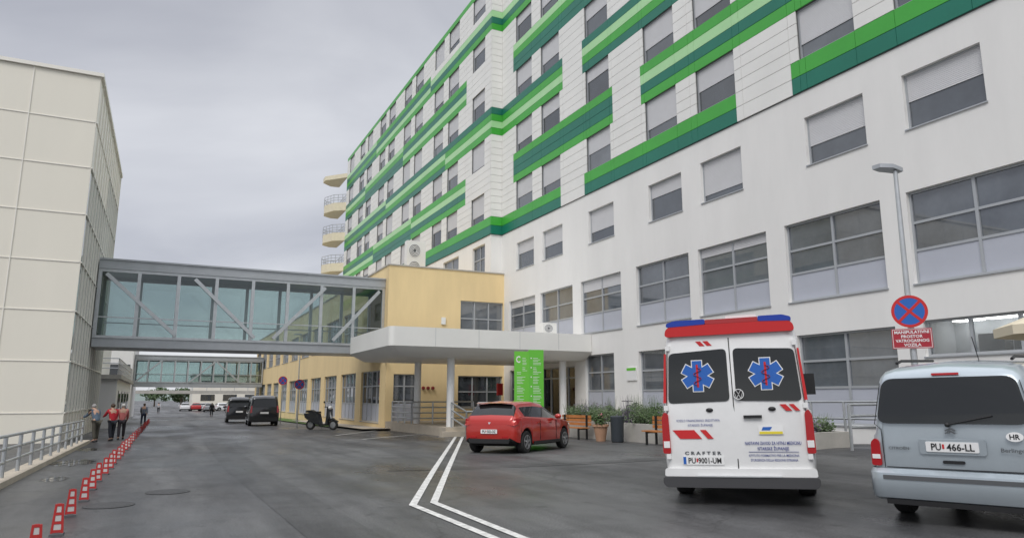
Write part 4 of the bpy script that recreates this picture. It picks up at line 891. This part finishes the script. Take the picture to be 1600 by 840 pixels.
# ------------------------------------------------------------------ planters, benches, pots
def planter(label,x0,x1,y0,y1,h,nleaf,seed,hs=1):
    random.seed(seed); zb=min(gz(x0,y0),gz(x0,y1)); t=root('planter',label,'planter',((x0+x1)/2,(y0+y1)/2,zb)); zt=max(gz(x0,y0),gz(x0,y1))+h
    MB().box((x0,y0,zb-.3),(x1,y0+.2,zt)).box((x0,y1-.2,zb-.3),(x1,y1,zt)).box((x0,y0+.2,zb-.3),(x0+.2,y1-.2,zt)).box((x1-.2,y0+.2,zb-.3),(x1,y1-.2,zt)).build('wall','conc',t,smooth=0)
    MB().box((x0+.2,y0+.2,zb-.3),(x1-.2,y1-.2,zt-.08)).build('soil','soil',t,smooth=0)
    y=y0+.5
    where='left of the ambulance' if 'long' in label else 'between the ambulance and the silver blue car'
    while y<y1-.3:
        for xx in (x0+.42,(x0+x1)/2+.1,x1-.4):
            hh=random.uniform(.4,.95)*hs; kind=random.choice([(0,1,2),(1,2,2),(2,2,3),(0,0,1)])
            s=root('shrub','%s shrub in the raised planter %s'%('flowering lilac' if 3 in kind else ('grey green' if kind[1]==2 else 'green'),where),'shrub',(xx+random.uniform(-.1,.1),y+random.uniform(-.15,.15),zt-.08),'shrubs in the planters')
            f=MB()
            for q in range(7): f.leaves((random.uniform(-.3,.3),random.uniform(-.3,.3),random.uniform(.15,hh*.75)),(.22,.22,.25*hs),int(nleaf/7),.045,kind)
            for q in range(34):
                a=random.uniform(0,6.28); r0=random.uniform(.05,.3); f.tube((r0*cos(a)*.4,r0*sin(a)*.4,0),(r0*cos(a)*1.3,r0*sin(a)*1.3,hh*random.uniform(.8,1.3)),.007,3,.002,mi=kind[-1])
            f.build('foliage',['leaf0','leaf1','leaf2','leaf3'],s,world=False,norm=False,smooth=0)
            MB().tube((0,0,0),(0,.02,hh*.5),.02,5,.01).build('stem','trunk',s,world=False)
        y+=.85
planter('long low concrete planter full of shrubs by the hospital wall',15.2,16.9,19.2,27.3,.62,420,5)
planter('short concrete planter behind the right side of the ambulance',14.4,15.7,12.6,14.6,.40,360,9,.5)
def bench(label,x,y,rz):
    t=root('park_bench',label,'bench',(x,y,gz(x,y)),'wooden benches',rz)
    for k in range(3): MB().box((-.85,-.25+.16*k,.42),(.85,-.12+.16*k,.46)).build('seat_slat','wood',t,world=False,smooth=0)
    for k in range(3): MB().box((-.85,.24,.52+.14*k),(.85,.28,.63+.14*k)).build('backrest_slat','wood',t,world=False,smooth=0)
    for s in (-.65,.65): MB().box((s-.03,-.24,0),(s+.03,-.18,.42)).box((s-.03,.18,0),(s+.03,.24,.92)).box((s-.03,-.24,.37),(s+.03,.24,.418)).build('leg','black',t,world=False,smooth=0)
bench('orange wooden bench just behind the front of the red hatchback',14.5,24.4,R(-80))
bench('orange wooden bench half hidden behind the ambulance',14.6,18.7,R(-85))
pt=root('plant_pot','terracotta pot with a flowering plant beside the bench','plant pot',(14.55,22.4,gz(14.55,22.4)))
MB().lathe((0,0,0),[(.17,0),(.26,.5),(.30,.52),(.30,.60),(.25,.60),(.24,.54),(0,.54)],20).build('pot','terra',pt,world=False)
M['petal']=mat('pink_petal',(.6,.2,.25),.6)
f=MB(); random.seed(2)
for _ in range(8): f.leaves((random.uniform(-.2,.2),random.uniform(-.2,.2),random.uniform(.62,.95)),(.17,.17,.15),60,.055,(0,0,1,1))
f.leaves((0,0,.85),(.3,.3,.2),30,.035,(2,)); f.build('foliage',['leaf1','leaf0','petal'],pt,world=False,norm=False,smooth=0)
bn=root('litter_bin','dark grey upright litter bin beside the planter','bin',(14.6,21.4,gz(14.6,21.4)))
MB().lathe((0,0,0),[(.21,.03),(.22,.05),(.24,.82),(.25,.84),(.25,.90),(.2,.92),(.18,.86),(0,.86)],20).build('body',mat('bin_grey',(.05,.06,.07),.5),bn,world=False); MB().lathe((0,0,0),[(.2,0),(.2,.03)],20).build('foot','black',bn,world=False)
bk=root('bicycle','dark bicycle leaning at the hospital wall behind the planter','bicycle',(17.4,24.4,.32),None,R(92))
for x in (-.52,.52):
    o=MB(); n=26
    for i in range(n): a,b=2*pi*i/n,2*pi*(i+1)/n; o.tube((x+.33*cos(a),0,.35+.33*sin(a)),(x+.33*cos(b),0,.35+.33*sin(b)),.018,6)
    for i in range(10): a=2*pi*i/10; o.tube((x,0,.35),(x+.32*cos(a),0,.35+.32*sin(a)),.003,3)
    o.build('wheel','rubber',bk,world=False)
fr=MB(); A_=(-.52,0,.35);B_=(-.08,0,.32);Cc=(-.22,0,.82);D_=(.33,0,.86);E_=(.52,0,.35)
for p,q in ((A_,B_),(B_,Cc),(A_,Cc),(Cc,D_),(B_,D_),(D_,E_)): fr.tube(p,q,.018)
fr.build('frame','cblack',bk,world=False); MB().ball((-.25,0,.93),(.13,.07,.03)).tube((-.25,0,.92),Cc,.015).build('saddle','black',bk,world=False); MB().tube((.3,-.28,1.02),(.3,.28,1.02),.014).tube((.3,0,1.02),D_,.014).build('handlebar','black',bk,world=False)
struct(MB().box((16.92,19.2,-.6),(17.99,28.35,.30)).build('wall_pavement','beige',smooth=0))
ps=root('parasol','cream parasol over the terrace at the right edge','parasol',(15.75,7.25,gz(15.6,7.4)))
f=MB(); n=8; vs=[(0,0,3.1)]+[(1.5*cos(2*pi*i/n+.4),1.5*sin(2*pi*i/n+.4),2.5) for i in range(n)]+[(1.5*cos(2*pi*i/n+.4),1.5*sin(2*pi*i/n+.4),2.32) for i in range(n)]
f.add(vs,[(0,1+i,1+(i+1)%n) for i in range(n)]+[(1+i,1+(i+1)%n,9+(i+1)%n,9+i) for i in range(n)]); f.build('canopy','canvas',ps,world=False,smooth=0,norm=False); MB().tube((0,0,0),(0,0,3.2),.03).build('pole','wood',ps,world=False); MB().lathe((0,0,0),[(.3,0),(.3,.08),(.06,.12)],16).build('base','conc',ps,world=False)
# ------------------------------------------------------------------ people
def skin(name,V,E,Rd,rt,m,par,sub=1):
    me=bpy.data.meshes.new(name); me.from_pydata([tuple(v) for v in V],E,[]); o=bpy.data.objects.new(name,me); C.objects.link(o)
    o.modifiers.new('s','SKIN'); sv=me.skin_vertices[0].data
    for i,r in enumerate(Rd): sv[i].radius=(r,r) if not hasattr(r,'__len__') else r
    sv[rt].use_root=True; ss=o.modifiers.new('u','SUBSURF'); ss.levels=sub; ss.render_levels=sub
    dg=bpy.context.evaluated_depsgraph_get(); dg.update(); m2=bpy.data.meshes.new_from_object(o.evaluated_get(dg)); bpy.data.objects.remove(o)
    m2.materials.clear(); m2.materials.append(m); m2.polygons.foreach_set('use_smooth',[True]*len(m2.polygons))
    r=bpy.data.objects.new(name,m2); C.objects.link(r); r.parent=par; return r
skinm=mat('skin',(.46,.28,.2),.6)
cl=lambda n,c:mat(n,c,.9,var=.12,vs=8)
def person(px,py,head,hgt,lean,stride,arms,top,bot,hair,label):
    g=G(px,py); t=root('person',label,'person',g,None,-R(head)); k=hgt/1.72; t.scale=(k,k,k)
    l=R(lean)
    def up(p): dz=p[2]-.93; return Vector((p[0],p[1]*cos(l)+sin(l)*dz,.93+cos(l)*dz-p[1]*sin(l)))
    V=[];E=[];Rd=[]
    def add(p,r,par=None):
        V.append(Vector(p)); Rd.append(r)
        if par is not None: E.append((par,len(V)-1))
        return len(V)-1
    pel=add((0,0,.93),(.15,.11)); sp=add(up((0,.0,1.14)),(.135,.1),pel); ch=add(up((0,0,1.36)),(.16,.11),sp); nk=add(up((0,.01,1.49)),.055,ch); hb=add(up((0,.03,1.555)),.07,nk); hc=add(up((0,.02,1.63)),(.085,.1),hb); add(up((0,0,1.695)),.06,hc); add(up((0,.125,1.60)),.014,hb)
    info={}
    for s in (-1,1):
        sh=add(up((s*.2,0,1.415)),.062,ch); S=V[sh]; ea,wa=arms[0 if s<0 else 1]
        el=add(S+Vector((s*ea[0],ea[1],ea[2])),.045,sh); wr=add(S+Vector((s*wa[0],wa[1],wa[2])),.032,el)
        dr=(V[wr]-V[el]).normalized(); hn_=add(V[wr]+dr*.07,.036,wr); sd=Vector((0,1,0)) if abs(dr.y)<.7 else Vector((1,0,0))
        for q in range(4):
            b0=V[hn_]+dr*.03+sd*(.018*(q-1.5)); fi=add(b0,.011,hn_); add(b0+dr*(.06+.012*(q in(1,2)))+Vector((-s*.012,0,0)),.009,fi)
        th=add(V[wr]+dr*.05+sd*.035,.012,hn_); add(V[wr]+dr*.09+sd*.06,.01,th)
        hp=add((s*.1,0,.87),.095,pel); kn=add((s*.11,stride*s*.5+.02,.49),.065,hp); an=add((s*.11,stride*s-.02,.09),.045,kn); toe=add((s*.13,stride*s+.15,.035),.04,an)
        info[s]=(sh,el,wr,hp,kn,an,toe)
    skin('body',V,E,Rd,pel,skinm,t)
    jv=[V[pel]+Vector((0,0,-.06)),V[sp],V[ch],V[nk]+(V[ch]-V[nk])*.25]; je=[(0,1),(1,2),(2,3)]; jr=[(.175,.14),(.165,.13),(.185,.14),.085]
    for s in (-1,1):
        sh,el,wr=info[s][:3]; b=len(jv); jv+=[V[sh],V[el],V[wr]]; je+=[(2,b),(b,b+1),(b+1,b+2)]; jr+=[.082,.064,.052]
    skin('jacket',jv,je,jr,1,top,t)
    tv=[V[pel]+Vector((0,0,-.01))]; te=[]; tr=[(.155,.12)]
    for s in (-1,1):
        hp,kn,an=info[s][3:6]; b=len(tv); tv+=[V[hp],V[kn],V[an]+Vector((0,0,.02))]; te+=[(0,b),(b,b+1),(b+1,b+2)]; tr+=[.11,.08,.065]
    skin('trousers',tv,te,tr,0,bot,t)
    for s in (-1,1):
        an,toe=info[s][5:7]; MB().ball(V[an]+Vector((0,.06,-.045)),(.055,.15,.05)).build('shoe','black',t,world=False)
    hv=MB(); c=up((0,-.012,1.645)); hv.ball(c,(.098,.112,.10),14,10)
    hv.f=[f for f in hv.f if not all((hv.v[i][1]-c.y)>.045 and (hv.v[i][2]-c.z)<.05 for i in f)]; hv.m=[0]*len(hv.f); hv.build('hair',hair,t,world=False)
    for s in (-1,1): MB().ball(up((s*.034,.108,1.632)),.012,8,6).build('eye','black',t,world=False)
    return t
hang=((.05,-.03,-.29),(.06,.06,-.54)); swing=((.04,.12,-.27),(.03,.28,-.46)); fwd=((.05,.18,-.22),(.02,.42,-.28)); back=((.05,-.15,-.26),(.05,-.2,-.5))
hg=mat('grey_hair',(.3,.29,.28),.7); hb_=mat('brown_hair',(.06,.035,.02),.6); hw2=mat('white_hair',(.55,.53,.5),.7)
jeans=cl('dark_trousers',(.02,.022,.03))
person(148,690,320,1.45,24,.08,(fwd,fwd),cl('blue_grey_jacket',(.10,.14,.19)),cl('olive_trousers',(.07,.065,.05)),hg,'stooping person in a blue grey jacket leaning over the railing')
person(173,688,335,1.42,10,.16,(fwd,swing),cl('red_jacket',(.42,.02,.03)),jeans,hb_,'person in a dark red jacket and dark trousers beside the railing')
person(188,686,355,1.42,4,.20,(back,swing),cl('red_pink_top',(.46,.14,.13)),cl('black_skirt_trousers',(.03,.025,.03)),hw2,'white haired person in a pinkish top walking by the delineators')
person(223,664,5,1.48,3,.2,(swing,back),cl('grey_coat',(.14,.16,.2)),cl('dark_blue_trousers',(.02,.025,.05)),hb_,'person in a grey coat walking away up the lane')
person(247,645,0,1.6,2,.14,(swing,back),cl('pale_shirt',(.5,.5,.52)),jeans,hb_,'distant person in a pale top walking under the footbridge')
person(330,650,180,1.6,2,.12,(hang,hang),cl('black_coat',(.03,.03,.035)),jeans,hb_,'distant person in black standing near the parked cars')
# ------------------------------------------------------------------ far trees and hill
def tree(x,y,h,r,label,seed):
    random.seed(seed); z=gz(x,y); t=root('tree',label,'tree',(x,y,z),'trees at the far end of the street'); tr=MB(); tr.tube((0,0,-.2),(0,0,h*.5),.22,8,.12)
    f=MB()
    for q in range(12):
        a=random.uniform(0,6.28); rr=r*random.uniform(.2,.8); c=(rr*cos(a),rr*sin(a),h*random.uniform(.4,.95)); tr.tube((0,0,h*.35),(c[0]*.8,c[1]*.8,c[2]*.9),.07,5,.03)
        f.leaves(c,(r*.42,r*.42,h*.17),120,.32,(0,0,1,2))
    tr.build('trunk','trunk',t,world=False); f.build('crown',['leaf0','leaf1','leaf2'],t,world=False,norm=False,smooth=0)
for i,(x,y,h,r,l) in enumerate(((-12,165,6,4,'leftmost bushy tree at the end of the street'),(-2,220,5,4,'bushy tree at the end of the street behind the lane'),(4,190,4.5,3.5,'low bushy tree beyond the parked cars'))): tree(x,y,h,r,l,i)
hm=MB(); xs2=[-800+50*i for i in range(33)]; vs=[];fs=[]
for j,y in enumerate((520,620,800)):
    for x in xs2: vs.append((x,y,-3 if j!=1 else 5+3*sin(x*.011)+2*sin(x*.031+1)))
n=len(xs2)
for j in range(2):
    for i in range(n-1): fs.append((j*n+i,j*n+i+1,(j+1)*n+i+1,(j+1)*n+i))
hm.add(vs,fs); struct(hm.build('hills','hill',smooth=60))
